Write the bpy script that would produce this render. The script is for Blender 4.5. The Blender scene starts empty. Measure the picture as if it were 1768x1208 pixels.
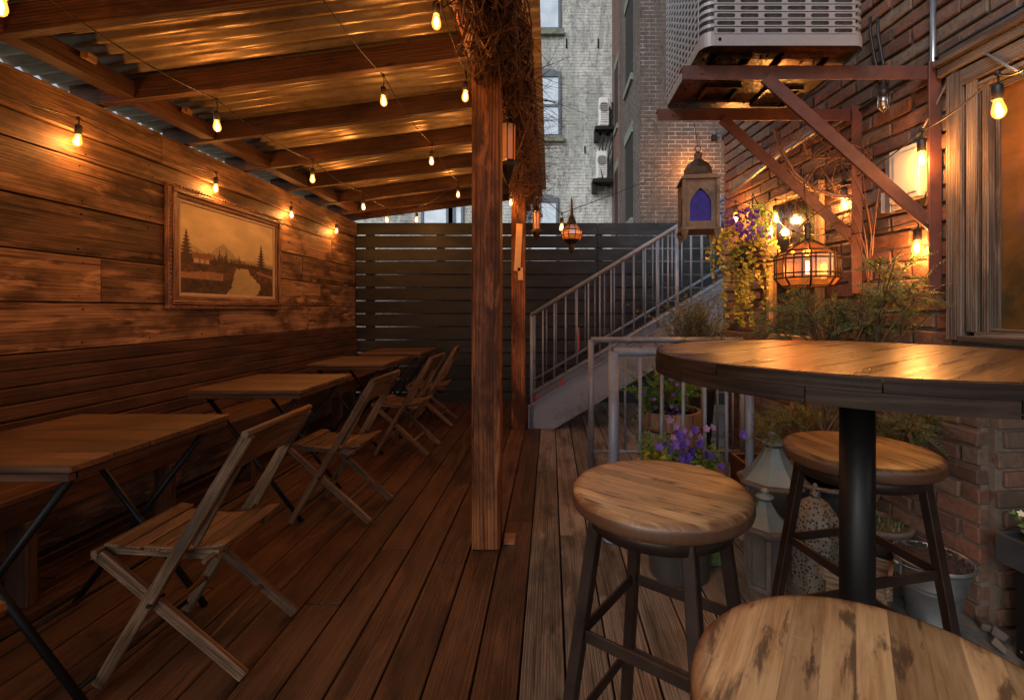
import bpy, math, random
from mathutils import Vector, Matrix, Euler
R = math.radians
rng = random.Random(7)
V = Vector
SC = bpy.context.scene
COL = SC.collection

# ------------------------------------------------------------------ camera, sky, sun, exposure
H = 1.17                       # eye height
F = 800.0                      # focal length in photo pixels (1768 wide)
CX, CY = 950.0, 535.0          # vanishing point of the deck boards
cam = bpy.data.cameras.new('camera')
cam.sensor_width = 36.0
cam.lens = 36.0 * F / 1768.0
cam.shift_x = -(CX - 884.0) / 1768.0
cam.shift_y = -(604.0 - CY) / 1768.0
cam.clip_start = 0.05
cam.clip_end = 300
co = bpy.data.objects.new('camera', cam)
co.location = (0, 0, H)
co.rotation_euler = (R(90), 0, 0)
COL.objects.link(co)
SC.camera = co

w = bpy.data.worlds.new('World')
SC.world = w
w.use_nodes = True
nt = w.node_tree
bg = nt.nodes['Background']
sky = nt.nodes.new('ShaderNodeTexSky')
sky.sky_type = 'NISHITA'
sky.sun_disc = False
sky.sun_elevation = R(28)
sky.sun_rotation = R(215)
sky.air_density = 1.0
sky.dust_density = 1.2
sky.ozone_density = 2.0
hsv = nt.nodes.new('ShaderNodeHueSaturation')
hsv.inputs['Saturation'].default_value = 0.55
nt.links.new(sky.outputs[0], hsv.inputs['Color'])
nt.links.new(hsv.outputs[0], bg.inputs[0])
bg.inputs[1].default_value = 0.145
sl = bpy.data.lights.new('sun', 'SUN')
sl.energy = 1.0
sl.angle = R(20)
sl.color = (1.0, 0.95, 0.88)
so = bpy.data.objects.new('sun', sl)
so.rotation_euler = (R(62), 0, R(-35))
COL.objects.link(so)
SC.view_settings.view_transform = 'Standard'
SC.view_settings.look = 'None'
SC.view_settings.gamma = 1.0
SC.view_settings.exposure = 0.3
SC.render.engine = 'CYCLES'
SC.cycles.use_denoising = True
SC.cycles.max_bounces = 8
SC.cycles.diffuse_bounces = 4
SC.cycles.transparent_max_bounces = 24
SC.cycles.sample_clamp_indirect = 3.0
SC.cycles.caustics_reflective = False
SC.cycles.caustics_refractive = False
BULB_W = 4.9                    # watts of one filament bulb
BULB_C = (1.0, 0.41, 0.11)

# ------------------------------------------------------------------ small geometry kit
def at(px, py, Y):
    return V(((px - CX) / F * Y, Y, H - (py - CY) / F * Y))
WA, WB = 1.815, 0.1125          # brick wall plane: X = WA - WB*Y
def wx(Y): return WA - WB * Y
WN = V((-1, -WB, 0)).normalized()      # towards the yard
WD = V((-WB, 1, 0)).normalized()       # along the wall, away
def wall_at(px, py, off=0.0):
    off += .024      # brick faces stand proud of the wall plane
    a = (px - CX) / F
    Y = (WA - off) / (a + WB)
    return at(px, py, Y)

class MB:
    def __init__(s):
        s.v = []; s.f = []; s.uv = []; s.val = []; s.sm = []
    def face(s, idx, uv=None, val=0.5, smooth=False):
        s.f.append(tuple(idx)); s.uv.append(uv or [(0, 0)] * len(idx)); s.val.append(val); s.sm.append(smooth)
    def quadpts(s, pts, val=0.5, uv=None, smooth=False):
        n = len(s.v); s.v += [V(p) for p in pts]
        s.face(range(n, n + len(pts)), uv, val, smooth)
    def box(s, c, size, rot=None, val=None, taper=None, jit=0.0):
        """box with its grain along its longest side"""
        if val is None: val = rng.random()
        M = rot if rot is not None else Matrix.Identity(3)
        hx, hy, hz = size[0] / 2, size[1] / 2, size[2] / 2
        n = len(s.v)
        loc = []
        for z in (-1, 1):
            for y in (-1, 1):
                for x in (-1, 1):
                    p = V((x * hx, y * hy, z * hz))
                    if taper and z < 0: p.x *= taper; p.y *= taper
                    if jit: p += V((rng.uniform(-jit, jit), rng.uniform(-jit, jit), rng.uniform(-jit, jit)))
                    loc.append(p); s.v.append(V(c) + M @ p)
        ax = max(range(3), key=lambda k: size[k])
        o = [k for k in range(3) if k != ax]
        off = rng.random() * 7
        for q, fc in enumerate(((0, 2, 3, 1), (4, 5, 7, 6), (0, 1, 5, 4), (2, 6, 7, 3), (0, 4, 6, 2), (1, 3, 7, 5))):
            uv = []
            for k in fc:
                p = loc[k]
                uv.append((p[ax] + off, p[o[0]] + p[o[1]] + q * .37))
            s.face([n + k for k in fc], uv, val)
    def span(s, x0, x1, y0, y1, z0, z1, val=None, jit=0.0):
        s.box(((x0 + x1) / 2, (y0 + y1) / 2, (z0 + z1) / 2), (x1 - x0, y1 - y0, z1 - z0), None, val, jit=jit)
    def bar(s, p0, p1, w_, t, side=V((0, 0, 1)), val=None):
        """rectangular bar p0->p1; w_ measured along `side`, t across"""
        p0 = V(p0); p1 = V(p1); d = p1 - p0; L = d.length; d.normalize()
        sd = V(side) - d * V(side).dot(d)
        if sd.length < 1e-5: sd = d.orthogonal()
        sd.normalize(); n_ = d.cross(sd)
        M = Matrix((d, sd, n_)).transposed()
        s.box((p0 + p1) / 2, (L, w_, t), M, val)
    def tube(s, pts, r, n=8, val=None, cap=True, smooth=True):
        if val is None: val = rng.random()
        pts = [V(p) for p in pts]
        rs = r if isinstance(r, (list, tuple)) else [r] * len(pts)
        base = len(s.v); u = 0; us = []
        prev = None
        for i, p in enumerate(pts):
            d = (pts[min(i + 1, len(pts) - 1)] - pts[max(i - 1, 0)])
            if d.length < 1e-7: d = V((0, 0, 1))
            d.normalize()
            if prev is None:
                a = d.orthogonal().normalized()
            else:
                a = prev - d * prev.dot(d)
                a = a.normalized() if a.length > 1e-5 else d.orthogonal().normalized()
            prev = a; b = d.cross(a)
            if i: u += (p - pts[i - 1]).length
            us.append(u)
            for k in range(n):
                t = 2 * math.pi * k / n
                s.v.append(p + (a * math.cos(t) + b * math.sin(t)) * rs[i])
        for i in range(len(pts) - 1):
            for k in range(n):
                k2 = (k + 1) % n
                c = 2 * math.pi * max(rs) / n
                s.face((base + i * n + k, base + i * n + k2, base + (i + 1) * n + k2, base + (i + 1) * n + k),
                       [(us[i], k * c), (us[i], (k + 1) * c), (us[i + 1], (k + 1) * c), (us[i + 1], k * c)], val, smooth)
        if cap:
            s.face([base + k for k in range(n)][::-1], None, val)
            e = base + (len(pts) - 1) * n
            s.face([e + k for k in range(n)], None, val)
    def lathe(s, prof, c=(0, 0, 0), n=24, val=0.5, smooth=True, rot=0.0, capb=True, capt=True):
        c = V(c); base = len(s.v)
        for r, z in prof:
            for k in range(n):
                t = 2 * math.pi * k / n + rot
                s.v.append(c + V((r * math.cos(t), r * math.sin(t), z)))
        for i in range(len(prof) - 1):
            for k in range(n):
                k2 = (k + 1) % n
                s.face((base + i * n + k, base + i * n + k2, base + (i + 1) * n + k2, base + (i + 1) * n + k),
                       [(k / n, prof[i][1]), ((k + 1) / n, prof[i][1]), ((k + 1) / n, prof[i + 1][1]), (k / n, prof[i + 1][1])], val, smooth)
        if capb: s.face([base + k for k in range(n)][::-1], None, val)
        if capt:
            e = base + (len(prof) - 1) * n
            s.face([e + k for k in range(n)], None, val)
    def leaf(s, p, d, nrm, l, w_, val=None, fold=0.15):
        if val is None: val = rng.random()
        p = V(p); d = V(d).normalized(); sd = d.cross(V(nrm))
        if sd.length < 1e-4: sd = d.orthogonal()
        sd.normalize(); up = sd.cross(d)
        a = p; m1 = p + d * l * .45 + sd * w_ / 2 + up * fold * w_; m2 = p + d * l * .45 - sd * w_ / 2 + up * fold * w_; e = p + d * l
        m = p + d * l * .5
        n = len(s.v); s.v += [a, m1, e, m2, m]
        s.face((n, n + 1, n + 4), None, val); s.face((n + 1, n + 2, n + 4), None, val)
        s.face((n + 2, n + 3, n + 4), None, val); s.face((n + 3, n, n + 4), None, val)
    def build(s, name, mat, parent=None, bevel=0.0, local=False):
        org = WL.get(parent.name, V((0, 0, 0))) if parent is not None and not local else V((0, 0, 0))
        me = bpy.data.meshes.new(name)
        me.from_pydata([tuple(p - org) for p in s.v], [], s.f)
        uvl = me.uv_layers.new(name='UVMap')
        flat = []
        for u in s.uv:
            for a in u: flat += [a[0], a[1]]
        uvl.data.foreach_set('uv', flat)
        at_ = me.attributes.new('v', 'FLOAT', 'FACE')
        at_.data.foreach_set('value', [float(x) for x in s.val])
        me.polygons.foreach_set('use_smooth', s.sm)
        me.update()
        me.materials.append(mat)
        o = bpy.data.objects.new(name, me)
        COL.objects.link(o)
        if parent is not None:
            o.parent = parent; WL[o.name] = org
        if bevel:
            b = o.modifiers.new('bevel', 'BEVEL'); b.width = bevel; b.segments = 1; b.limit_method = 'ANGLE'; b.angle_limit = R(50)
        return o
WL = {}
def thing(name, label, cat, loc=(0, 0, 0), group=None, rz=0.0):
    o = bpy.data.objects.new(name, None)
    COL.objects.link(o)
    o.empty_display_size = .1
    o.location = loc; o.rotation_euler = (0, 0, rz)
    o['label'] = label; o['category'] = cat
    if group: o['group'] = group
    WL[o.name] = V(loc)
    return o
def tag(o, label, cat, group=None, org=None):
    o['label'] = label; o['category'] = cat
    if group: o['group'] = group
    if org is not None:
        org = V(org)
        for v in o.data.vertices: v.co -= org
        o.location = org
    return o
def struct(o):
    o['kind'] = 'structure'; return o
def copy_tree(o, parent=None):
    c = o.copy(); COL.objects.link(c); c.parent = parent
    for ch in list(o.children): copy_tree(ch, c)
    return c

# ------------------------------------------------------------------ materials
def newmat(name):
    m = bpy.data.materials.new(name); m.use_nodes = True
    n = m.node_tree.nodes; l = m.node_tree.links
    return m, n, l, n['Principled BSDF']
def ramp(n, l, fac, stops):
    r = n.new('ShaderNodeValToRGB')
    e = r.color_ramp.elements
    while len(e) > 1: e.remove(e[-1])
    e[0].position = stops[0][0]; e[0].color = (*stops[0][1], 1)
    for p, c in stops[1:]:
        x = e.new(p); x.color = (*c, 1)
    l.new(fac, r.inputs[0]); return r.outputs[0]
def math_(n, l, op, a, b=None):
    m = n.new('ShaderNodeMath'); m.operation = op
    for i, x in enumerate((a, b)):
        if x is None: continue
        if isinstance(x, (int, float)): m.inputs[i].default_value = x
        else: l.new(x, m.inputs[i])
    return m.outputs[0]
def mixc(n, l, fac, a, b, mode='MIX'):
    m = n.new('ShaderNodeMix'); m.data_type = 'RGBA'; m.blend_type = mode
    if isinstance(fac, (int, float)): m.inputs[0].default_value = fac
    else: l.new(fac, m.inputs[0])
    for i, x in ((6, a), (7, b)):
        if isinstance(x, tuple): m.inputs[i].default_value = (*x, 1)
        else: l.new(x, m.inputs[i])
    return m.outputs[2]
def noise(n, l, vec, scale, detail=6, rough=.6, dist=0.0):
    t = n.new('ShaderNodeTexNoise'); t.inputs['Scale'].default_value = scale; t.inputs['Detail'].default_value = detail
    t.inputs['Roughness'].default_value = rough; t.inputs['Distortion'].default_value = dist
    l.new(vec, t.inputs['Vector']); return t.outputs[0]
def mapping(n, l, vec, scale=(1, 1, 1), loc=(0, 0, 0), rot=(0, 0, 0)):
    m = n.new('ShaderNodeMapping'); m.inputs['Scale'].default_value = scale
    m.inputs['Location'].default_value = loc; m.inputs['Rotation'].default_value = rot
    l.new(vec, m.inputs['Vector']); return m.outputs[0]
def bump(n, l, bs, h, strength=.4, dist=.01):
    b = n.new('ShaderNodeBump'); b.inputs['Strength'].default_value = strength; b.inputs['Distance'].default_value = dist
    l.new(h, b.inputs['Height']); l.new(b.outputs[0], bs.inputs['Normal'])

def wood(name, dark, light, rough=.65, across=28.0, along=1.4, bstr=.35, var=.35, grey=None, spec=.35, knots=True, contrast=(.34, .66), crack=.6, blotch=.75, band=.30, wear=.35):
    m, n, l, bs = newmat(name)
    uv = n.new('ShaderNodeUVMap').outputs[0]
    a = n.new('ShaderNodeAttribute'); a.attribute_name = 'v'
    oi = n.new('ShaderNodeObjectInfo')
    z = math_(n, l, 'MULTIPLY', math_(n, l, 'ADD', a.outputs['Fac'], oi.outputs['Random']), 31.0)
    sx = n.new('ShaderNodeSeparateXYZ'); l.new(uv, sx.inputs[0])
    cb = n.new('ShaderNodeCombineXYZ')
    l.new(math_(n, l, 'ADD', sx.outputs[0], z), cb.inputs[0]); l.new(sx.outputs[1], cb.inputs[1]); l.new(z, cb.inputs[2])
    v = cb.outputs[0]
    g1 = noise(n, l, mapping(n, l, v, (along, across, 1)), 1.0, 5, .55, 1.2)
    g2 = noise(n, l, mapping(n, l, v, (along * 5, across * 7, 1)), 1.0, 4, .6, .2)
    blot = noise(n, l, mapping(n, l, v, (2.2, 5, 1)), 1.0, 4, .6, .3)
    wv = n.new('ShaderNodeTexWave'); wv.wave_type = 'BANDS'; wv.bands_direction = 'Y'
    wv.inputs['Scale'].default_value = 1.0; wv.inputs['Distortion'].default_value = 11.0; wv.inputs['Detail'].default_value = 3.0
    wv.inputs['Detail Scale'].default_value = .9; wv.inputs['Detail Roughness'].default_value = .55
    l.new(mapping(n, l, v, (along * .8, across * .9, 1)), wv.inputs['Vector'])
    gg = math_(n, l, 'ADD', math_(n, l, 'MULTIPLY', g1, .62), math_(n, l, 'MULTIPLY', g2, .38))
    gg = math_(n, l, 'ADD', math_(n, l, 'MULTIPLY', gg, 1 - band * .6), math_(n, l, 'MULTIPLY', wv.outputs['Fac'], band * .6))
    mid = tuple((x + y) / 2 for x, y in zip(dark, light))
    c = ramp(n, l, gg, [(contrast[0], dark), ((contrast[0] + contrast[1]) / 2, mid), (contrast[1], light)])
    if crack:
        ck = noise(n, l, mapping(n, l, v, (along * 1.6, across * 2.4, 1), (5, 3, 1)), 1.0, 6, .62, .9)
        c = mixc(n, l, ramp(n, l, ck, [(.33, (crack, crack, crack)), (.41, (0, 0, 0))]), c, tuple(x * .18 for x in dark))
    # blotches of wear
    c = mixc(n, l, ramp(n, l, blot, [(.44, (0, 0, 0)), (.60, (blotch, blotch, blotch))]), c, tuple(x * .55 for x in dark))
    if wear:
        wr_ = noise(n, l, mapping(n, l, v, (3.1, 14, 1), (7, 1, 4)), 1.0, 5, .65, .4)
        c = mixc(n, l, ramp(n, l, wr_, [(.56, (0, 0, 0)), (.68, (wear, wear, wear))]), c, tuple(min(1, x * 1.6) for x in light))
    if grey: 
        c = mixc(n, l, ramp(n, l, noise(n, l, mapping(n, l, v, (1.2, 9, 1), (3, 1, 2)), 1.0, 5, .65), [(.45, (0, 0, 0)), (.65, (.8, .8, .8))]), c, grey)
    if knots:
        vo = n.new('ShaderNodeTexVoronoi'); vo.inputs['Scale'].default_value = 1.0; vo.voronoi_dimensions = '3D'
        l.new(mapping(n, l, v, (2.6, 7.5, .1)), vo.inputs['Vector'])
        k = ramp(n, l, vo.outputs['Distance'], [(.05, (1, 1, 1)), (.12, (0, 0, 0))])
        c = mixc(n, l, math_(n, l, 'MULTIPLY', k, .75), c, tuple(x * .25 for x in dark))
    br = math_(n, l, 'ADD', math_(n, l, 'MULTIPLY', a.outputs['Fac'], 2 * var), 1 - var)
    hs = n.new('ShaderNodeHueSaturation'); l.new(br, hs.inputs['Value']); l.new(c, hs.inputs['Color'])
    l.new(hs.outputs[0], bs.inputs['Base Color'])
    rr = math_(n, l, 'ADD', math_(n, l, 'MULTIPLY', g2, .25), rough - .12)
    l.new(rr, bs.inputs['Roughness'])
    bs.inputs['Specular IOR Level'].default_value = spec
    bump(n, l, bs, gg, bstr, .008)
    return m
def plain(name, col, rough=.5, metal=0.0, var=.15, nscale=8.0, bstr=.1, spec=.5, dirt_or_glow=None, detail=5):
    m, n, l, bs = newmat(name)
    tc = n.new('ShaderNodeTexCoord').outputs['Object']
    t = noise(n, l, tc, nscale, detail, .6)
    c = ramp(n, l, t, [(.3, tuple(x * (1 - var) for x in col)), (.7, tuple(min(1, x * (1 + var)) for x in col))])
    if dirt_or_glow:
        c = mixc(n, l, ramp(n, l, noise(n, l, tc, nscale * .5, 7, .7, .4), [(.5, (0, 0, 0)), (.62, (1, 1, 1))]), c, dirt_or_glow)
    l.new(c, bs.inputs['Base Color'])
    l.new(math_(n, l, 'ADD', math_(n, l, 'MULTIPLY', t, .2), rough - .1), bs.inputs['Roughness'])
    bs.inputs['Metallic'].default_value = metal
    bs.inputs['Specular IOR Level'].default_value = spec
    if bstr: bump(n, l, bs, noise(n, l, tc, nscale * 5, 4, .6), bstr, .004)
    return m
def vcol(name, c0, c1, rough=.6, sss=0.0, spec=.3, c2=None):
    """colour runs c0..c1 with the per-face value v"""
    m, n, l, bs = newmat(name)
    a = n.new('ShaderNodeAttribute'); a.attribute_name = 'v'
    st = [(0, c0), (1, c1)] if c2 is None else [(0, c0), (.5, c1), (1, c2)]
    c = ramp(n, l, a.outputs['Fac'], st)
    l.new(c, bs.inputs['Base Color'])
    bs.inputs['Roughness'].default_value = rough
    bs.inputs['Specular IOR Level'].default_value = spec
    if sss:
        tr = n.new('ShaderNodeBsdfTranslucent'); l.new(c, tr.inputs[0])
        mx = n.new('ShaderNodeMixShader'); mx.inputs[0].default_value = sss
        l.new(bs.outputs[0], mx.inputs[1]); l.new(tr.outputs[0], mx.inputs[2])
        l.new(mx.outputs[0], n['Material Output'].inputs['Surface'])
    return m

M_wall = wood('reclaimed_planks', (.060, .026, .012), (.36, .20, .105), .6, 20, .8, .55, .42, spec=.35, crack=.9, blotch=.8, band=.14, wear=.6)
M_wall_light = wood('rough_header_wood', (.10, .050, .024), (.38, .22, .12), .75, 46, 1.6, 1.0, .12, crack=.9, band=.1)
M_bench = wood('bench_wood', (.060, .026, .014), (.12, .055, .030), .55, 18, .8, .25, .15, knots=False)
M_deck = wood('deck_wood', (.058, .044, .034), (.27, .22, .175), .55, 34, .9, .9, .25, grey=(.20, .18, .155), spec=.4, contrast=(.34, .66), crack=.8, knots=True)
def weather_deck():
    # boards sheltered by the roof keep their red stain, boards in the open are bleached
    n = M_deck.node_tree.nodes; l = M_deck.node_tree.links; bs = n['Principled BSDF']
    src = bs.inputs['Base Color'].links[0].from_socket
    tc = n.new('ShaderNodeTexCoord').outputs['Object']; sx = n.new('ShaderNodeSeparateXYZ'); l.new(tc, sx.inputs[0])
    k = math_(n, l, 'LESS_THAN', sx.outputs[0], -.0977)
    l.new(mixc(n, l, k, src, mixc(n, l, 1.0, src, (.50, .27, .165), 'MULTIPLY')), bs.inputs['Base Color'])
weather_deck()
M_raft = wood('rafter_wood', (.038, .015, .009), (.125, .055, .030), .6, 24, 1.2, .6, .3)
M_post = wood('post_wood', (.075, .020, .008), (.33, .125, .045), .55, 20, 1.1, .9, .12, spec=.22, crack=.95, blotch=.9, wear=.5)
M_ttop = wood('table_top_wood', (.060, .027, .014), (.15, .075, .038), .42, 16, .8, .12, .2, knots=False, spec=.5)
M_chair = wood('chair_wood', (.070, .036, .018), (.27, .155, .085), .6, 30, 2.0, .5, .2, knots=False)
M_crate = wood('crate_wood', (.13, .085, .05), (.36, .26, .17), .7, 20, 1.5, .3, .2)
M_frame = wood('window_casing_wood', (.055, .038, .028), (.23, .165, .125), .75, 44, .9, 1.4, .12, grey=(.165, .145, .13), knots=False, crack=.95)
M_barrel = wood('barrel_wood', (.14, .095, .065), (.30, .22, .16), .75, 24, 1.0, .5, .2, knots=False)
M_black = plain('black_steel', (.008, .007, .007), .45, .0, .2, 12, .05, spec=.25)
M_iron = plain('brown_stool_iron', (.035, .020, .015), .42, .5, .3, 14, .1)
M_bracket = plain('red_oxide_steel', (.12, .045, .034), .55, .15, .3, 9, .25, dirt_or_glow=(.07, .035, .028))
M_rail = plain('grey_painted_steel', (.195, .225, .285), .42, .1, .1, 6, .08, dirt_or_glow=(.135, .145, .17))
M_fence = wood('charcoal_fence_paint', (.014, .016, .019), (.030, .032, .036), .55, 20, .6, .25, .2, knots=False)
M_mortar = plain('mortar', (.15, .115, .09), .9, 0, .3, 20, .6)
M_concrete = plain('grey_concrete', (.17, .16, .145), .85, 0, .25, 5, .5, dirt_or_glow=(.08, .078, .07))
M_galv = plain('galvanised_steel', (.28, .295, .31), .42, .75, .25, 10, .15, dirt_or_glow=(.30, .31, .33))
M_conduit = plain('galvanised_conduit', (.5, .52, .54), .32, .9, .15, 20, .05)
M_acgrey = plain('grey_enamel', (.29, .275, .285), .45, .1, .12, 5, .05, dirt_or_glow=(.28, .25, .25))
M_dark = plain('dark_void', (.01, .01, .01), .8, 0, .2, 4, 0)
M_pan = plain('orange_patched_pan', (.022, .016, .013), .28, .6, .6, 6, .6, dirt_or_glow=(.13, .05, .02))  # orange patches put the glow of the bulbs into the pan colour
M_rubber = plain('black_cable', (.012, .011, .011), .5, 0, .2, 20, 0)
M_copper = plain('weathered_copper_pipe', (.28, .15, .09), .45, .5, .3, 10, .2)
M_white = plain('cream_box_paint', (.55, .50, .42), .5, 0, .08, 5, .05)
M_soil = plain('dark_soil', (.045, .03, .02), .95, 0, .6, 40, 1.0)
M_twig = vcol('dry_vine_bark', (.035, .014, .009), (.20, .10, .055), .75)
M_stem = vcol('brown_stems', (.07, .045, .025), (.16, .10, .06), .8)
M_cedar = vcol('cedar_foliage', (.045, .11, .035), (.17, .27, .09), .6, .35, c2=(.34, .24, .09))
M_green = vcol('fresh_green_leaves', (.035, .10, .02), (.16, .30, .05), .5, .3)
M_gold = vcol('golden_ivy_leaves', (.07, .13, .02), (.55, .45, .06), .5, .3)
M_sage = vcol('grey_green_leaves', (.07, .09, .05), (.20, .23, .13), .65, .25)
M_purple = vcol('violet_petals', (.06, .03, .30), (.22, .12, .62), .6, .25)
M_cream = vcol('cream_petals', (.55, .5, .35), (.85, .8, .62), .6, .2)
M_mauve = vcol('mauve_petals', (.25, .14, .30), (.42, .28, .48), .6, .2)
M_teal = plain('pale_teal_glass', (.17, .215, .215), .35, .1, .15, 5, .1)
M_lanw = plain('worn_lantern_wood', (.105, .082, .064), .7, 0, .35, 18, .5)
M_terra = plain('terracotta', (.35, .14, .06), .7, 0, .2, 10, .2)
M_urn = plain('dark_pewter_urn', (.075, .078, .085), .4, .5, .3, 10, .2)
M_potb = plain('charcoal_pot', (.045, .04, .038), .55, 0, .3, 8, .2)
M_gold_frame = wood('carved_frame_wood', (.13, .055, .03), (.42, .22, .12), .4, 30, 6, .5, .1, knots=False, spec=.5)
M_liner = plain('ivory_frame_liner', (.55, .40, .26), .5, 0, .1, 12, .05)
M_lantern = plain('sand_painted_wood', (.21, .14, .088), .6, 0, .35, 14, .5, dirt_or_glow=(.10, .065, .04))
M_dome = plain('dull_brass_dome', (.10, .07, .048), .45, .6, .3, 12, .2)
M_blackbrass = plain('aged_black_brass', (.06, .04, .025), .4, .7, .4, 14, .2)
M_red = plain('red_tape', (.35, .05, .045), .5, 0, .1, 5, 0)
M_tan = plain('tan_cardboard_tag', (.70, .42, .20), .6, 0, .12, 18, .1)
M_moss = plain('mossy_stone', (.12, .17, .06), .9, 0, .5, 30, .8)

def mat_perf():
    m, n, l, bs = newmat('pierced_cream_metal')
    tc = n.new('ShaderNodeTexCoord').outputs['Object']
    vo = n.new('ShaderNodeTexVoronoi'); vo.inputs['Scale'].default_value = 75
    l.new(tc, vo.inputs['Vector'])
    k = ramp(n, l, vo.outputs['Distance'], [(.33, (1, 1, 1)), (.42, (0, 0, 0))])  # near-black dots paint the shaded inside seen through the holes
    l.new(mixc(n, l, k, (.16, .135, .105), (.012, .010, .009)), bs.inputs['Base Color'])
    bs.inputs['Roughness'].default_value = .6
    bump(n, l, bs, vo.outputs['Distance'], .5, .004)
    return m
M_perf = mat_perf()

def mat_brick_piece():
    m, n, l, bs = newmat('old_red_brick')
    a = n.new('ShaderNodeAttribute'); a.attribute_name = 'v'
    tc = n.new('ShaderNodeTexCoord').outputs['Object']
    base = ramp(n, l, a.outputs['Fac'], [(0, (.070, .036, .024)), (.3, (.165, .064, .038)), (.6, (.255, .092, .048)), (.8, (.19, .12, .078)), (.92, (.25, .17, .12)), (1, (.085, .060, .045))])
    big = noise(n, l, tc, 2.2, 6, .65, .3)
    c = mixc(n, l, ramp(n, l, big, [(.44, (0, 0, 0)), (.64, (.8, .8, .8))]), base, (.115, .088, .068))
    fine = noise(n, l, tc, 38, 6, .7, .4)
    c = mixc(n, l, ramp(n, l, fine, [(.35, (.6, .6, .6)), (.55, (0, 0, 0))]), c, (.06, .035, .03))
    l.new(c, bs.inputs['Base Color'])
    bs.inputs['Roughness'].default_value = .8
    bump(n, l, bs, noise(n, l, tc, 60, 6, .7, .2), .9, .006)
    return m
M_brick = mat_brick_piece()

def mat_brick_far(name, c1, c2, mort, mapv='XZ', stain=None, bstr=.5, mix=1.0, rough=.85, course=.068):
    m, n, l, bs = newmat(name)
    tc = n.new('ShaderNodeTexCoord').outputs['Object']
    sx = n.new('ShaderNodeSeparateXYZ'); l.new(tc, sx.inputs[0])
    cb = n.new('ShaderNodeCombineXYZ')
    l.new(math_(n, l, 'ADD', sx.outputs[0], sx.outputs[1]), cb.inputs[0]); l.new(sx.outputs[2], cb.inputs[1])
    wob = noise(n, l, tc, 3, 3)
    b = n.new('ShaderNodeTexBrick'); b.inputs['Scale'].default_value = 1.0
    b.inputs['Brick Width'].default_value = course * 3.1; b.inputs['Row Height'].default_value = course
    b.inputs['Mortar Size'].default_value = course * .12; b.inputs['Mortar Smooth'].default_value = .3; b.inputs['Bias'].default_value = -.2
    l.new(cb.outputs[0], b.inputs['Vector'])
    b.inputs['Color1'].default_value = (*c1, 1); b.inputs['Color2'].default_value = (*c2, 1); b.inputs['Mortar'].default_value = (*mort, 1)
    c = b.outputs[0]
    if stain:
        s1 = noise(n, l, mapping(n, l, tc, (1.6, 1.6, .35)), 1.3, 8, .75, .5)
        c = mixc(n, l, ramp(n, l, s1, [(.42, (0, 0, 0)), (.56, (.9, .9, .9))]), c, stain)
        s2 = noise(n, l, mapping(n, l, tc, (2.2, 2.2, 1)), 5, 8, .75, .5)
        c = mixc(n, l, ramp(n, l, s2, [(.50, (0, 0, 0)), (.60, (.7, .7, .7))]), c, tuple(x * .5 for x in stain))
        # soot streaks under the sills and along mortar lines
        s3 = noise(n, l, mapping(n, l, tc, (3, 3, 16)), 1.0, 5, .7, .6)
        c = mixc(n, l, ramp(n, l, s3, [(.54, (0, 0, 0)), (.66, (.6, .6, .6))]), c, tuple(x * .4 for x in stain))
    l.new(c, bs.inputs['Base Color'])
    bs.inputs['Roughness'].default_value = rough
    bump(n, l, bs, math_(n, l, 'ADD', math_(n, l, 'MULTIPLY', b.outputs['Fac'], -1.0), math_(n, l, 'MULTIPLY', noise(n, l, tc, 12, 6, .7), .8)), bstr, .015)
    return m
M_greyb = mat_brick_far('grey_painted_brick', (.60, .62, .60), (.54, .56, .545), (.47, .485, .475), stain=(.31, .325, .315), course=.075, bstr=1.0)
M_brownb = mat_brick_far('brown_brick', (.095, .066, .052), (.052, .043, .040), (.27, .255, .24), stain=(.09, .068, .058), course=.072)
M_redb = mat_brick_far('dark_red_brick', (.22, .09, .07), (.15, .07, .055), (.20, .16, .14), stain=(.13, .08, .07))

def mat_sheet():
    m, n, l, bs = newmat('corrugated_metal')
    tc = n.new('ShaderNodeTexCoord').outputs['Object']
    s1 = noise(n, l, mapping(n, l, tc, (1.2, 5, 1)), 2.0, 7, .7, .5)
    c = ramp(n, l, s1, [(.30, (.20, .13, .07)), (.5, (.42, .33, .21)), (.7, (.56, .48, .34))])
    s2 = noise(n, l, mapping(n, l, tc, (3, 12, 1)), 3.0, 6, .7, .4)
    c = mixc(n, l, ramp(n, l, s2, [(.55, (0, 0, 0)), (.68, (.6, .6, .6))]), c, (.16, .09, .045))
    l.new(c, bs.inputs['Base Color'])
    bs.inputs['Metallic'].default_value = .6
    l.new(math_(n, l, 'ADD', math_(n, l, 'MULTIPLY', s2, .25), .24), bs.inputs['Roughness'])
    bump(n, l, bs, s2, .06, .004)
    return m
M_sheet = mat_sheet()

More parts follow.
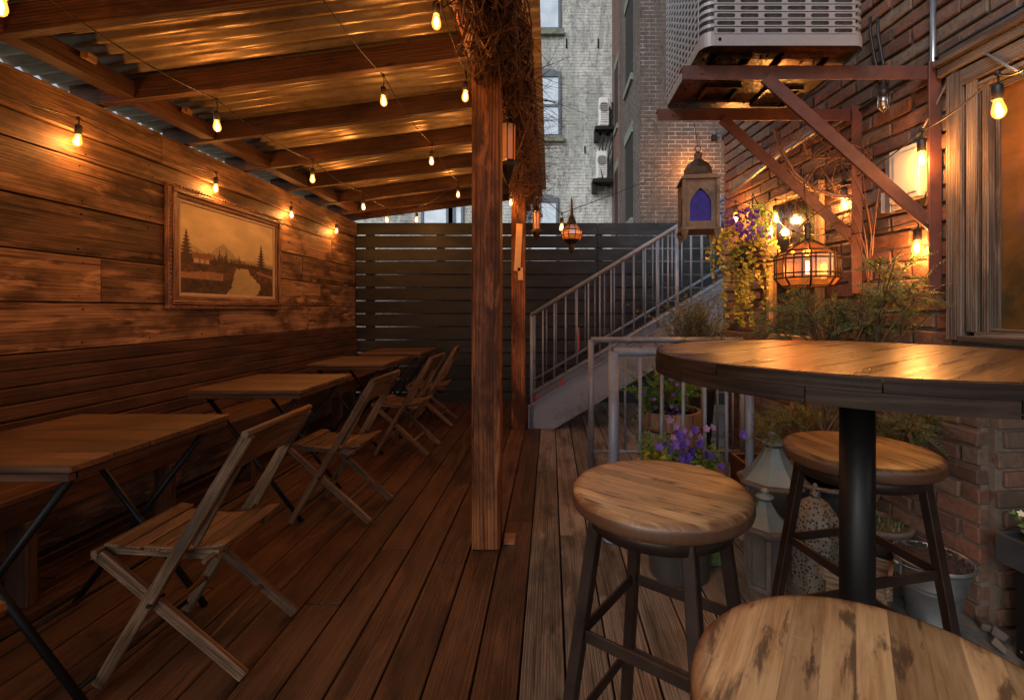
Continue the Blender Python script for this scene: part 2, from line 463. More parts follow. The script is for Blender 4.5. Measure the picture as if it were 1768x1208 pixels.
def mat_seat(name, rr=.38, worn=(.62, .42, .21), mid=(.36, .20, .085), dark=(.07, .04, .025), sw=.034):
    m, n, l, bs = newmat(name)
    tc = n.new('ShaderNodeTexCoord').outputs['Object']
    oi = n.new('ShaderNodeObjectInfo')
    sx = n.new('ShaderNodeSeparateXYZ'); l.new(tc, sx.inputs[0])
    strip = math_(n, l, 'FLOOR', math_(n, l, 'DIVIDE', sx.outputs[0], sw))
    wn = n.new('ShaderNodeTexWhiteNoise'); wn.noise_dimensions = '1D'
    l.new(math_(n, l, 'ADD', strip, math_(n, l, 'MULTIPLY', oi.outputs['Random'], 50)), wn.inputs['W'])
    cb = n.new('ShaderNodeCombineXYZ')
    l.new(sx.outputs[0], cb.inputs[0]); l.new(sx.outputs[1], cb.inputs[1])
    l.new(math_(n, l, 'MULTIPLY', math_(n, l, 'ADD', wn.outputs[0], oi.outputs['Random']), 9), cb.inputs[2])
    v = cb.outputs[0]
    g = noise(n, l, mapping(n, l, v, (150, 9, 1)), 1.0, 5, .6, .3)
    g2 = noise(n, l, mapping(n, l, v, (34, 5, 1)), 1.0, 5, .6, .9)
    c = ramp(n, l, math_(n, l, 'ADD', math_(n, l, 'MULTIPLY', g, .55), math_(n, l, 'MULTIPLY', g2, .45)), [(.36, mid), (.60, worn)])
    hv = n.new('ShaderNodeHueSaturation'); l.new(math_(n, l, 'ADD', math_(n, l, 'MULTIPLY', wn.outputs[0], .62), .58), hv.inputs['Value']); l.new(c, hv.inputs['Color']); c = hv.outputs[0]
    bl = noise(n, l, mapping(n, l, v, (30, 6, 3)), 1.0, 6, .68, .5)
    c = mixc(n, l, ramp(n, l, bl, [(.53, (0, 0, 0)), (.61, (.8, .8, .8))]), c, dark)
    # darker varnish left at the rim
    rad = n.new('ShaderNodeVectorMath'); rad.operation = 'LENGTH'
    c2 = n.new('ShaderNodeCombineXYZ'); l.new(sx.outputs[0], c2.inputs[0]); l.new(sx.outputs[1], c2.inputs[1]); l.new(c2.outputs[0], rad.inputs[0])
    rw = math_(n, l, 'ADD', rad.outputs['Value'], math_(n, l, 'MULTIPLY', math_(n, l, 'SUBTRACT', bl, .5), .06))
    c = mixc(n, l, ramp(n, l, rw, [(.170, (0, 0, 0)), (.190, (.92, .92, .92))]), c, (.13, .050, .022))
    seam = math_(n, l, 'LESS_THAN', math_(n, l, 'FRACT', math_(n, l, 'DIVIDE', sx.outputs[0], sw)), .04)
    c = mixc(n, l, math_(n, l, 'MULTIPLY', seam, .3), c, dark)
    scr = noise(n, l, mapping(n, l, tc, (9, 90, 1), (0, 0, 0), (0, 0, .7)), 1.0, 3, .6, 1.0)
    c = mixc(n, l, ramp(n, l, scr, [(.66, (0, 0, 0)), (.70, (.35, .35, .35))]), c, (.62, .50, .36))
    edge = math_(n, l, 'LESS_THAN', math_(n, l, 'ADD', sx.outputs[2], math_(n, l, 'MULTIPLY', math_(n, l, 'SUBTRACT', bl, .5), .02)), .7715)
    c = mixc(n, l, math_(n, l, 'MULTIPLY', edge, .85), c, (.075, .030, .016))
    l.new(c, bs.inputs['Base Color'])
    l.new(math_(n, l, 'ADD', math_(n, l, 'MULTIPLY', bl, .3), rr - .1), bs.inputs['Roughness'])
    bump(n, l, bs, g2, .25, .004)
    return m
M_seat = mat_seat('worn_stool_seat')

def mat_bar_top():
    m, n, l, bs = newmat('varnished_bar_top')
    tc = n.new('ShaderNodeTexCoord').outputs['Object']
    v = mapping(n, l, tc, (1, 1, 1), (0, 0, 0), (0, 0, R(-38)))
    sx = n.new('ShaderNodeSeparateXYZ'); l.new(v, sx.inputs[0])
    strip = math_(n, l, 'FLOOR', math_(n, l, 'DIVIDE', sx.outputs[1], .13))
    wn = n.new('ShaderNodeTexWhiteNoise'); wn.noise_dimensions = '1D'; l.new(strip, wn.inputs['W'])
    cb = n.new('ShaderNodeCombineXYZ'); l.new(sx.outputs[0], cb.inputs[0]); l.new(sx.outputs[1], cb.inputs[1]); l.new(math_(n, l, 'MULTIPLY', wn.outputs[0], 20), cb.inputs[2])
    g = noise(n, l, mapping(n, l, cb.outputs[0], (3, 50, 1)), 1.0, 6, .6, .6)
    c = ramp(n, l, g, [(.35, (.018, .008, .005)), (.65, (.085, .038, .022))])
    c = mixc(n, l, math_(n, l, 'MULTIPLY', wn.outputs[0], .5), c, (.05, .025, .015))
    seam = math_(n, l, 'LESS_THAN', math_(n, l, 'FRACT', math_(n, l, 'DIVIDE', sx.outputs[1], .13)), .015)
    c = mixc(n, l, seam, c, (.02, .012, .008))
    l.new(c, bs.inputs['Base Color'])
    pt = noise(n, l, mapping(n, l, cb.outputs[0], (.7, 16, 1)), 2.2, 5, .6, .6)
    l.new(math_(n, l, 'ADD', math_(n, l, 'MULTIPLY', ramp(n, l, pt, [(.30, (0, 0, 0)), (.70, (1, 1, 1))]), .24), .20), bs.inputs['Roughness'])
    bs.inputs['Specular IOR Level'].default_value = .32
    bump(n, l, bs, math_(n, l, 'SUBTRACT', g, seam), .25, .004)
    return m
M_bartop = mat_bar_top()
M_baredge = wood('dark_table_edge', (.016, .009, .006), (.040, .023, .016), .55, 20, 2, .3, .3, knots=False, spec=.2)

def mat_glass(name, col=(1, 1, 1), rough=.05, alpha=.25, emis=None, es=0):
    m, n, l, bs = newmat(name)
    tr = n.new('ShaderNodeBsdfTransparent'); tr.inputs[0].default_value = (*col, 1)
    gl = n.new('ShaderNodeBsdfGlossy'); gl.inputs['Roughness'].default_value = rough
    mx = n.new('ShaderNodeMixShader'); mx.inputs[0].default_value = alpha
    l.new(tr.outputs[0], mx.inputs[1]); l.new(gl.outputs[0], mx.inputs[2])
    out = mx.outputs[0]
    if emis:
        em = n.new('ShaderNodeEmission'); em.inputs[0].default_value = (*emis, 1); em.inputs[1].default_value = es
        ad = n.new('ShaderNodeAddShader'); l.new(out, ad.inputs[0]); l.new(em.outputs[0], ad.inputs[1]); out = ad.outputs[0]
    l.new(out, n['Material Output'].inputs['Surface'])
    return m
M_bulb = mat_glass('lit_amber_bulb_glass', (1, .88, .7), .1, .05, (1.0, .30, .045), 1.3)
def mat_emit(name, col, s):
    m, n, l, bs = newmat(name)
    em = n.new('ShaderNodeEmission'); em.inputs[0].default_value = (*col, 1); em.inputs[1].default_value = s
    l.new(em.outputs[0], n['Material Output'].inputs['Surface']); return m
M_fil = mat_emit('glowing_filament', (1.0, .62, .24), 60)

def mat_pane(name, tint, rough=.08, dark=(.02, .02, .02)):
    m, n, l, bs = newmat(name)
    tc = n.new('ShaderNodeTexCoord').outputs['Object']
    t = noise(n, l, tc, 3, 5, .6, .5)
    l.new(ramp(n, l, t, [(.35, dark), (.7, tint)]), bs.inputs['Base Color'])
    bs.inputs['Roughness'].default_value = rough
    bs.inputs['Specular IOR Level'].default_value = 1.0
    bs.inputs['Coat Weight'].default_value = .6
    bs.inputs['Coat Roughness'].default_value = .04
    bump(n, l, bs, t, .06, .02)
    return m
M_farpane = mat_pane('painted_sky_glass', (.62, .72, .82), .2, (.42, .52, .62))  # pale blue base colour stands in for reflected sky
M_winpane = mat_pane('amber_reflection_glass', (.26, .11, .03), .07, (.03, .028, .014))  # amber and dark mottling paints reflections into the glass colour
def mat_mirror():
    m, n, l, bs = newmat('spotted_mirror')
    tc = n.new('ShaderNodeTexCoord').outputs['Object']
    t = noise(n, l, tc, 6, 6, .7, .5)
    l.new(ramp(n, l, t, [(.35, (.30, .27, .22)), (.65, (.62, .6, .55))]), bs.inputs['Base Color'])
    bs.inputs['Metallic'].default_value = 1.0; bs.inputs['Roughness'].default_value = .12
    return m
M_mirror = mat_mirror()
M_blueglass = plain('cobalt_glass', (.035, .012, .30), .35, 0, .5, 14, .1, spec=.25)
M_amber = mat_glass('glowing_amber_glass', (1.0, .50, .16), .3, .4, (1.0, .26, .03), .12)  # weak emission makes the glass glow, even in lanterns without a lamp
M_clear = mat_glass('dusty_lantern_glass', (.85, .7, .5), .25, .35)

# ------------------------------------------------------------------ ground and deck
m = MB(); m.span(-40, 40, -30, 60, -.30, -.12, .5); struct(m.build('ground', M_concrete))
m = MB(); m.span(1.085, 2.4, -2.0, 4.4, -.119, -.004, .5); struct(m.build('pavement', M_concrete))
g0, gp = -.0977, .1472
m = MB()
k = -16
while g0 + gp * k < 1.07:
    x0 = g0 + gp * k + .0035; x1 = g0 + gp * (k + 1) - .0035
    y = -1.5 + rng.uniform(-1.4, 0)
    if k == 0: y = 3.37 - 4.8
    while y < 5.9:
        L = 4.8 if rng.random() < .8 else 3.6
        if k == 0: L = 4.8
        e = min(y + L, 5.92)
        m.span(x0, x1, y + .002, e - .002, -.028, rng.uniform(-.0012, .0), None)
        y += L
    k += 1
struct(m.build('deck', M_deck, bevel=.003))
m = MB(); m.span(-2.5, 1.08, -3, 5.95, -.118, -.045, .5); struct(m.build('deck_base', M_dark))

# ------------------------------------------------------------------ left plank wall
WX = -2.46
t = thing('plank_wall', 'wall of wide reclaimed brown planks behind the bench under the metal roof', 'wall', (WX, 2.5, 0))
m = MB()
rows = [(1.10 - .185, .785), (.785, .536), (.536, .283), (.283, .038), (.038, -.205), (-.205, -.46), (-.46, -.71), (-.71, -1.165)]
for i, (a, b) in enumerate(rows):
    js = {2: [2.95, 4.6], 3: [2.53, 3.55, 4.95], 1: [3.9, 5.2], 0: [4.4], 4: [3.44, 4.7]}.get(i, [3.1])
    ys = [-.5, 1.2] + js + [5.84]
    for y0, y1 in zip(ys[:-1], ys[1:]):
        pr = rng.uniform(0, .007)
        val = rng.random()
        if i == 3 and y1 == 2.53: val = 1.0; pr = .009
        if i == 3 and y1 == 3.55: val = .5
        m.span(WX - .03, WX + pr, y0 + .0015, y1 - .0015, H + b + .003, H + a - .003, val)
m.build('plank_cladding', M_wall, t, bevel=.003)
m = MB(); m.span(WX - .10, WX - .031, -.5, 5.95, -.12, H + 1.08, .3); m.build('wall_backing', M_dark, t)
m = MB()
ys = [-.5, 2.9, 5.84]
for y0, y1 in zip(ys[:-1], ys[1:]): m.span(WX - .12, WX + .028, y0 + .001, y1 - .001, H + .918, H + 1.10, .5 + rng.uniform(-.3, .3))
m.build('header_board', M_wall_light, t, bevel=.004)
m = MB()
for a_, b_ in rows[:6]:
    y_ = 1.2
    while y_ < 5.8:
        for zz in (a_ - .035, b_ + .035):
            yy = y_ + rng.uniform(-.02, .02); m.tube([(WX, yy, H + zz), (WX + .0095, yy, H + zz)], .0042, 6)
        y_ += .41
nh = m.build('nail_heads', M_black, t); nh['kind'] = 'stuff'

# ------------------------------------------------------------------ bench
t = thing('slatted_bench', 'long built-in brown slatted bench running along the plank wall', 'bench', (-2.2, 3, 0))
m = MB()
for i in range(7):
    zt = .963 - i * .0745
    m.span(-2.448, -2.428 + .003 * i, .2, 5.82, zt - .066, zt, .5 + rng.uniform(-.4, .4))
m.build('backrest', M_bench, t, bevel=.003)
m = MB()
for x0, x1 in ((-2.395, -2.285), (-2.278, -2.168), (-2.161, -2.05)): m.span(x0, x1, .2, 5.82, .425, .45, .5 + rng.uniform(-.3, .3))
m.span(-2.085, -2.062, .2, 5.82, .335, .424, .5)
m.build('seat', M_bench, t, bevel=.003)
for y in (.5, 1.15, 1.835, 2.52, 3.2, 3.88, 4.56, 5.24):
    m = MB(); m.span(-2.14, -2.05, y - .02, y + .02, 0, .334, None); m.build('leg', M_bench, t, bevel=.003)

# ------------------------------------------------------------------ slatted fence
FY = 5.86
t = thing('slatted_fence', 'charcoal horizontal slat fence closing the far end of the yard', 'fence', (0, FY, 0))
m = MB(); z = 2.27; i = 0
while z > .1:
    xs = [-2.46, .60, 2.9]
    for x0, x1 in zip(xs[:-1], xs[1:]):
        m.span(x0 + .002, x1 - .002, FY, FY + .022, z - .148, z, None)
    z -= .1652
m.build('boards', M_fence, t, bevel=.002)
for x in (-2.30, -1.40, -.45, .62, 1.65, 2.6):
    m = MB(); m.span(x - .045, x + .045, FY + .023, FY + .11, 0, 2.25, None); m.build('post', M_fence, t, bevel=.003)

m = MB(); m.span(-6, 1.5, 6.55, 6.72, -.1, 1.86, .5); o = m.build('gap_dimming_wall', M_brownb); tag(o, 'low brown wall added behind the slatted fence to dim its lower gaps', 'wall', org=(0, 6.6, 0))  # added behind the fence to keep its lower gaps dim
# ------------------------------------------------------------------ pergola
def rz_(X): return H + 1.43 + .13 * X       # underside of the rafters
t = thing('pergola', 'timber lean-to roof with corrugated metal sheets over the tables', 'pergola', (-1.2, 3.5, 0))
for y0 in (2.255, 4.55):
    m = MB(); m.span(-.383, -.246, y0, y0 + .137, 0, H + 1.234, .5 + rng.uniform(-.15, .15)); p = m.build('post', M_post, t, bevel=.006)
m = MB(); m.span(-.40, -.355, -1.8, 5.8, H + 1.235, H + 1.372, .8); m.span(-.30, -.255, -1.8, 5.8, H + 1.235, H + 1.385, .4)
m.build('beam', M_post, t, bevel=.004)
for y in (-1.67, -1.07, -.47, .13, .73, 1.33, 1.93, 2.53, 3.13, 3.73, 4.33, 4.93, 5.43, 5.76):
    m = MB()
    a = V((-2.60, y + .0, rz_(-2.60) + .06)); b = V((-.10, y, rz_(-.10) + .06))
    m.bar(a, b, .12, .045, V((0, 0, 1)))
    m.build('rafter', M_raft, t, bevel=.003)
ys = [-1.67, -1.07, -.47, .13, .73, 1.33, 1.93, 2.53, 3.13, 3.73, 4.33, 4.93, 5.43, 5.76]
for y0, y1 in zip(ys[:-1], ys[1:]):
    m = MB(); m.span(-2.335, -2.245, y0 + .024, y1 - .024, H + 1.142, H + 1.235, None); m.build('blocking', M_raft, t, bevel=.003)
for ya, yb, dz in ((-1.8, .0, .006), (-.06, 1.95, .0), (1.88, 4.0, .006), (3.93, 5.98, .0)):
    m = MB()
    N = int((yb - ya) / .0086)
    per = .086
    n0 = len(m.v)
    xs = [-2.69, -.052]
    for j in range(N + 1):
        y = ya + (yb - ya) * j / N
        zz = .015 * math.sin(2 * math.pi * y / per)
        for x in xs:
            m.v.append(V((x, y, rz_(x) + .132 + zz + dz)))
    for j in range(N):
        a = n0 + 2 * j
        m.face((a, a + 1, a + 3, a + 2), [(0, 0)] * 4, .5, True)
    o = m.build('roof_sheet', M_sheet, t)
    so_ = o.modifiers.new('thick', 'SOLIDIFY'); so_.thickness = .0015
for y in (2.12, 2.72):     # odd offcuts nailed on the ledger
    m = MB(); m.box((-2.21, y + .1, H + 1.21), (.03, .07, .035), Euler((.1, .2, .3)).to_matrix(), .9); m.build('offcut', M_wall_light, t, bevel=.002)
m = MB(); m.box((-.205, 2.36, .006), (.055, .10, .01), None, .5); o = m.build('metal_plate', M_copper); tag(o, 'small rusty plate on the deck beside the front post foot', 'plate', org=(-.205, 2.36, 0))
m = MB(); a = at(895, 427, 4.545); m.box(a, (.062, .004, .46), Euler((0, R(3), 0)).to_matrix(), .5); m.box(a + V((.02, 0, -.26)), (.05, .004, .12), Euler((0, R(-2), 0)).to_matrix(), .5)
o = m.build('paper_tag', M_tan); tag(o, 'pale torn strip stuck high on the rear timber post', 'tag', org=a)

# ------------------------------------------------------------------ dry vine on the beam
def twig(mb, p, d, L, r, curl=.5, seg=7, sides=3, droop=0.0, val=None, box=None):
    p = V(p); d = V(d).normalized(); pts = [p.copy()]
    ax = V((rng.uniform(-1, 1), rng.uniform(-1, 1), rng.uniform(-1, 1))).normalized()
    for i in range(seg):
        d = (d + ax * curl * rng.uniform(.1, .5) + V((rng.uniform(-.3, .3), rng.uniform(-.3, .3), rng.uniform(-.3, .3))) * curl + V((0, 0, -droop))).normalized()
        p = p + d * L / seg
        if box:
            for k in range(3):
                lo_, hi_ = box[k]
                if p[k] < lo_: p[k] = lo_ + rng.uniform(0, .01); d[k] = abs(d[k])
                if p[k] > hi_: p[k] = hi_ - rng.uniform(0, .01); d[k] = -abs(d[k])
        pts.append(p.copy())
    mb.tube(pts, [r * (1 - .75 * i / seg) for i in range(seg + 1)], sides, val, cap=False)
    return pts
m = MB()
for i in range(1150):
    y = rng.uniform(1.2, 5.4) if i > 300 else rng.uniform(1.35, 2.6)
    x = min(-.10, max(-.35, rng.gauss(-.235, .065)))
    z = H + rng.uniform(1.14, 1.44) - (.10 if rng.random() < .15 else 0)
    twig(m, (x, y, z), (rng.gauss(0, .4), rng.gauss(0, 1), rng.gauss(-.1, .5)), rng.uniform(.35, 1.2), .0018 + .0075 * rng.random() ** 2.5, .13, seg=10, droop=.01, box=((-.37, -.13 if y < 2.2 else -.085), (.5, 5.6), (H + (1.08 if y < 2.6 else 1.0) + .07 * math.sin(y * 6.1) + rng.uniform(-.04, .06), H + 1.46)))
for i in range(18):
    y0 = rng.uniform(.8, 2.5); pts = []
    for k in range(22):
        pts.append(V((-.23 + .07 * math.sin(k * .7 + i) + rng.uniform(-.015, .015), y0 + k * .15, H + 1.24 + .08 * math.cos(k * .55 + i * 2) + rng.uniform(-.015, .015))))
    m.tube(pts, rng.uniform(.006, .015), 6)
for i in range(150):   # stray shoots reaching out past the roof edge
    y = rng.uniform(2.2, 4.6)
    twig(m, (rng.uniform(-.16, -.08), y, H + rng.uniform(.98, 1.35)), (rng.uniform(.3, 1), rng.uniform(-.5, .5), rng.uniform(-.5, .4)), rng.uniform(.15, .32), .0022, .4)
for i in range(26):
    y = rng.uniform(1.6, 2.1)
    twig(m, (rng.uniform(-.33, -.2), y, H + rng.uniform(1.2, 1.38)), (rng.uniform(-1, -.1), rng.uniform(-.6, .6), rng.uniform(-.1, .4)), rng.uniform(.08, .2), .0022, .4)
o = m.build('dry_vine', M_twig)
tag(o, 'tangled bare brown vine twigs wound along the roof beam', 'vine', org=(-.25, 2.4, H + 1.2))

# ------------------------------------------------------------------ bistro tables
def build_table(name, label, group):
    t = thing(name, label, 'table', (0, 0, 0), group)
    # local: x across (0 = centre), y away; top .62 x .64
    m = MB()
    for i in range(5):
        m.span(-.31, .31, -.32 + i * .128 + .0008, -.32 + (i + 1) * .128 - .0008, .718, .74, .5 + rng.uniform(-.35, .35))
    m.build('table_top', M_ttop, t, bevel=.003)
    m = MB()
    for s in (-1, 1):
        m.bar((-.30, s * .305, .704), (.30, s * .305, .704), .022, .022)
        m.bar((s * .297, -.29, .706), (s * .297, .29, .706), .018, .014)
    m.build('apron', M_bench, t, bevel=.002)
    for s in (-1, 1):
        y = s * .235
        m = MB(); m.tube([(.27, y, .0), (-.255, y, .692)], .0115, 8); m.build('leg', M_black, t)
        m = MB(); m.tube([(-.27, y + s * .024, .0), (.255, y + s * .024, .692)], .0115, 8); m.build('leg', M_black, t)
    for a_, b_, r_ in (((.235, -.235, .05), (.235, .235, .05), .008), ((-.235, -.25, .05), (-.235, .25, .05), .008), ((.10, -.24, .225), (.10, .24, .225), .006)):
        m = MB(); m.tube([a_, b_], r_, 8); m.build('stretcher', M_black, t)
    return t
tl = ['nearest low bistro table, beside the first folding chair', 'second low bistro table from the camera along the bench',
      'third low bistro table from the camera along the bench', 'last low bistro table, against the far fence']
spots = [(-1.635, 1.60), (-1.645, 2.80), (-1.625, 3.99), (-1.60, 4.95)]
proto = build_table('bistro_table', tl[0], 'folding bistro tables along the bench')
for i, (x, y) in enumerate(spots):
    o = proto if i == 0 else copy_tree(proto)
    o.location = (x, y, 0); o['label'] = tl[i]

# ------------------------------------------------------------------ folding chairs
def build_chair():
    t = thing('folding_chair', 'x', 'chair', (0, 0, 0), 'wooden folding chairs facing the bench')
    # local: x = towards its back (away from the table), y = width; foot of the long leg at x=-.42
    W = .18
    A0, A1 = V((-.425, 0, .012)), V((.035, 0, .785))       # long member: front foot to back top
    B0, B1 = V((-.445, 0, .405)), V((.005, 0, .012))       # short member: seat front to rear foot
    for s in (-1, 1):
        m = MB(); m.bar(A0 + V((0, s * W, 0)), A1 + V((0, s * W, 0)), .036, .02, V((1, 0, -.6))); m.build('leg', M_chair, t, bevel=.004)
        m = MB(); m.bar(B0 + V((0, s * (W - .026), 0)), B1 + V((0, s * (W - .026), 0)), .036, .022, V((1, 0, .8))); m.build('leg', M_chair, t, bevel=.004)
    # back board, lying on the long members and slightly curved
    m = MB()
    dA = (A1 - A0).normalized(); nA = V((dA.z, 0, -dA.x))
    n = 8
    top = A1; bot = A0 + (A1 - A0) * .835
    for i in range(n):
        ya = -W + .0105 + (2 * W - .021) * i / n; yb = -W + .0105 + (2 * W - .021) * (i + 1) / n
        def cv(y, q): 
            c = -.012 * (1 - (y / W) ** 2)
            return q + nA * (c - .004)
        pts = []
        base = len(m.v)
        for (y, q) in ((ya, bot), (yb, bot), (yb, top), (ya, top)):
            p = cv(y, q); p.y = y; pts.append(p)
        for off in (0, .013):
            for p in pts: m.v.append(p + nA * off)
        u = [(ya, 0), (yb, 0), (yb, .12), (ya, .12)]
        m.face((base, base + 1, base + 2, base + 3), u, .6); m.face((base + 7, base + 6, base + 5, base + 4), u[::-1], .6)
        m.face((base + 3, base + 2, base + 6, base + 7), u, .6); m.face((base, base + 4, base + 5, base + 1), u, .6)
        if i == 0: m.face((base, base + 3, base + 7, base + 4), u, .6)
        if i == n - 1: m.face((base + 1, base + 5, base + 6, base + 2), u, .6)
    m.build('backrest', M_chair, t)
    m = MB(); m.tube([V((0, -W - .02, 0)) + A1 + V((-.002, 0, .004)), V((0, W + .02, 0)) + A1 + V((-.002, 0, .004))], .012, 8); m.build('top_rail', M_chair, t)
    # seat: slats along y... running front to back strips over two rails, gently dished
    m = MB()
    nx = 7
    for i in range(nx):
        x0 = -.43 + i * .054; x1 = x0 + .050
        f = (i + .5) / nx
        z = .425 - .028 * math.sin(math.pi * min(1, f * 1.05)) + .012 * (1 - f)
        wob = rng.uniform(-.006, .006)
        m.box(((x0 + x1) / 2, wob, z), (x1 - x0, 2 * W - .075 + (.03 if i in (0, nx - 1) else 0), .011), Euler((0, R(10 * math.cos(math.pi * f)), 0)).to_matrix(), None)
    m.build('seat', M_chair, t, bevel=.003)
    m = MB()
    for s in (-1, 1):
        m.bar((-.445, s * (W - .055), .41), (-.09, s * (W - .055), .385), .03, .018)
    m.bar((-.448, -W + .01, .408), (-.448, W - .01, .408), .028, .02)
    m.tube([(-.105, -W, .388), (-.105, W, .388)], .009, 8)
    m.build('seat_frame', M_chair, t, bevel=.002)
    for q, w_ in ((B0 + (B1 - B0) * .72, W - .03), (A0 + (A1 - A0) * .17, W)):
        m = MB(); m.tube([q + V((0, -w_, 0)), q + V((0, w_, 0))], .009, 8); m.build('stretcher', M_chair, t)
    for s in (-1, 1):
        m = MB()
        m.tube([(-.262, s * (W - .045), .262), (-.262, s * (W + .016), .262)], .007, 6)
        m.build('pivot_bolt', M_black, t)
    # brace slats by the back on both sides
    for s in (-1, 1):
        m = MB(); p0 = A0 + (A1 - A0) * .54 + V((.03, s * (W - .022), 0)); p1 = A0 + (A1 - A0) * .86 + V((.014, s * (W - .022), 0))
        m.bar(p0, p1, .02, .012, V((1, 0, -.6))); m.build('back_brace', M_chair, t, bevel=.002)
    return t
cl = ['weathered folding chair at the nearest bistro table, its whole frame in view', 'second folding chair from the camera, at the second table',
      'third folding chair from the camera, beside the front post line', 'fourth folding chair, farthest back near the slatted fence',
      'folding chair mostly outside the bottom left corner, one rounded rail end showing']
pc = build_chair()
cs = [(-.975, 1.62, .025), (-.985, 2.69, -.03), (-.97, 3.86, -.05), (-.985, 4.78, .06), (-.738, .392, 0)]
for i, (x, y, a) in enumerate(cs):
    o = pc if i == 0 else copy_tree(pc)
    o.location = (x, y, 0); o.rotation_euler = (0, 0, a); o['label'] = cl[i]

# ------------------------------------------------------------------ painting
t = thing('framed_painting', 'framed amber landscape painting of a river and pines on the plank wall', 'painting', (WX + .008, 3.56, H + .4))
y0, y1, z0, z1 = 2.94, 4.18, H + .005, H + .82
X0 = WX + .009
def frame_ring(mb, a0, a1, b0, b1, wd, x0, x1, val=.5):
    mb.span(x0, x1, a0, a1, b0, b0 + wd, val); mb.span(x0, x1, a0, a1, b1 - wd, b1, val)
    mb.span(x0, x1 - .0005, a0, a0 + wd, b0 + wd, b1 - wd, val); mb.span(x0, x1 - .0005, a1 - wd, a1, b0 + wd, b1 - wd, val)
m = MB()
frame_ring(m, y0, y1, z0, z1, .028, X0, X0 + .030, .75)
frame_ring(m, y0 + .0285, y1 - .0285, z0 + .0285, z1 - .0285, .030, X0, X0 + .044, .35)
frame_ring(m, y0 + .059, y1 - .059, z0 + .059, z1 - .059, .028, X0, X0 + .032, .6)
# carved beads along the outer ring
k = y0 + .01
while k < y1:
    for zz in (z0 + .014, z1 - .014): m.box((X0 + .032, k, zz), (.010, rng.uniform(.012, .022), .014), Euler((rng.uniform(0, 1), 0, 0)).to_matrix(), rng.random())
    k += .027
k = z0 + .02
while k < z1:
    for yy in (y0 + .014, y1 - .014): m.box((X0 + .032, yy, k), (.010, .014, rng.uniform(.012, .022)), Euler((rng.uniform(0, 1), 0, 0)).to_matrix(), rng.random())
    k += .027
m.build('frame', M_gold_frame, t, bevel=.004)
m = MB(); frame_ring(m, y0 + .0875, y1 - .0875, z0 + .0875, z1 - .0875, .022, X0, X0 + .022, .5); m.build('liner', M_liner, t, bevel=.003)
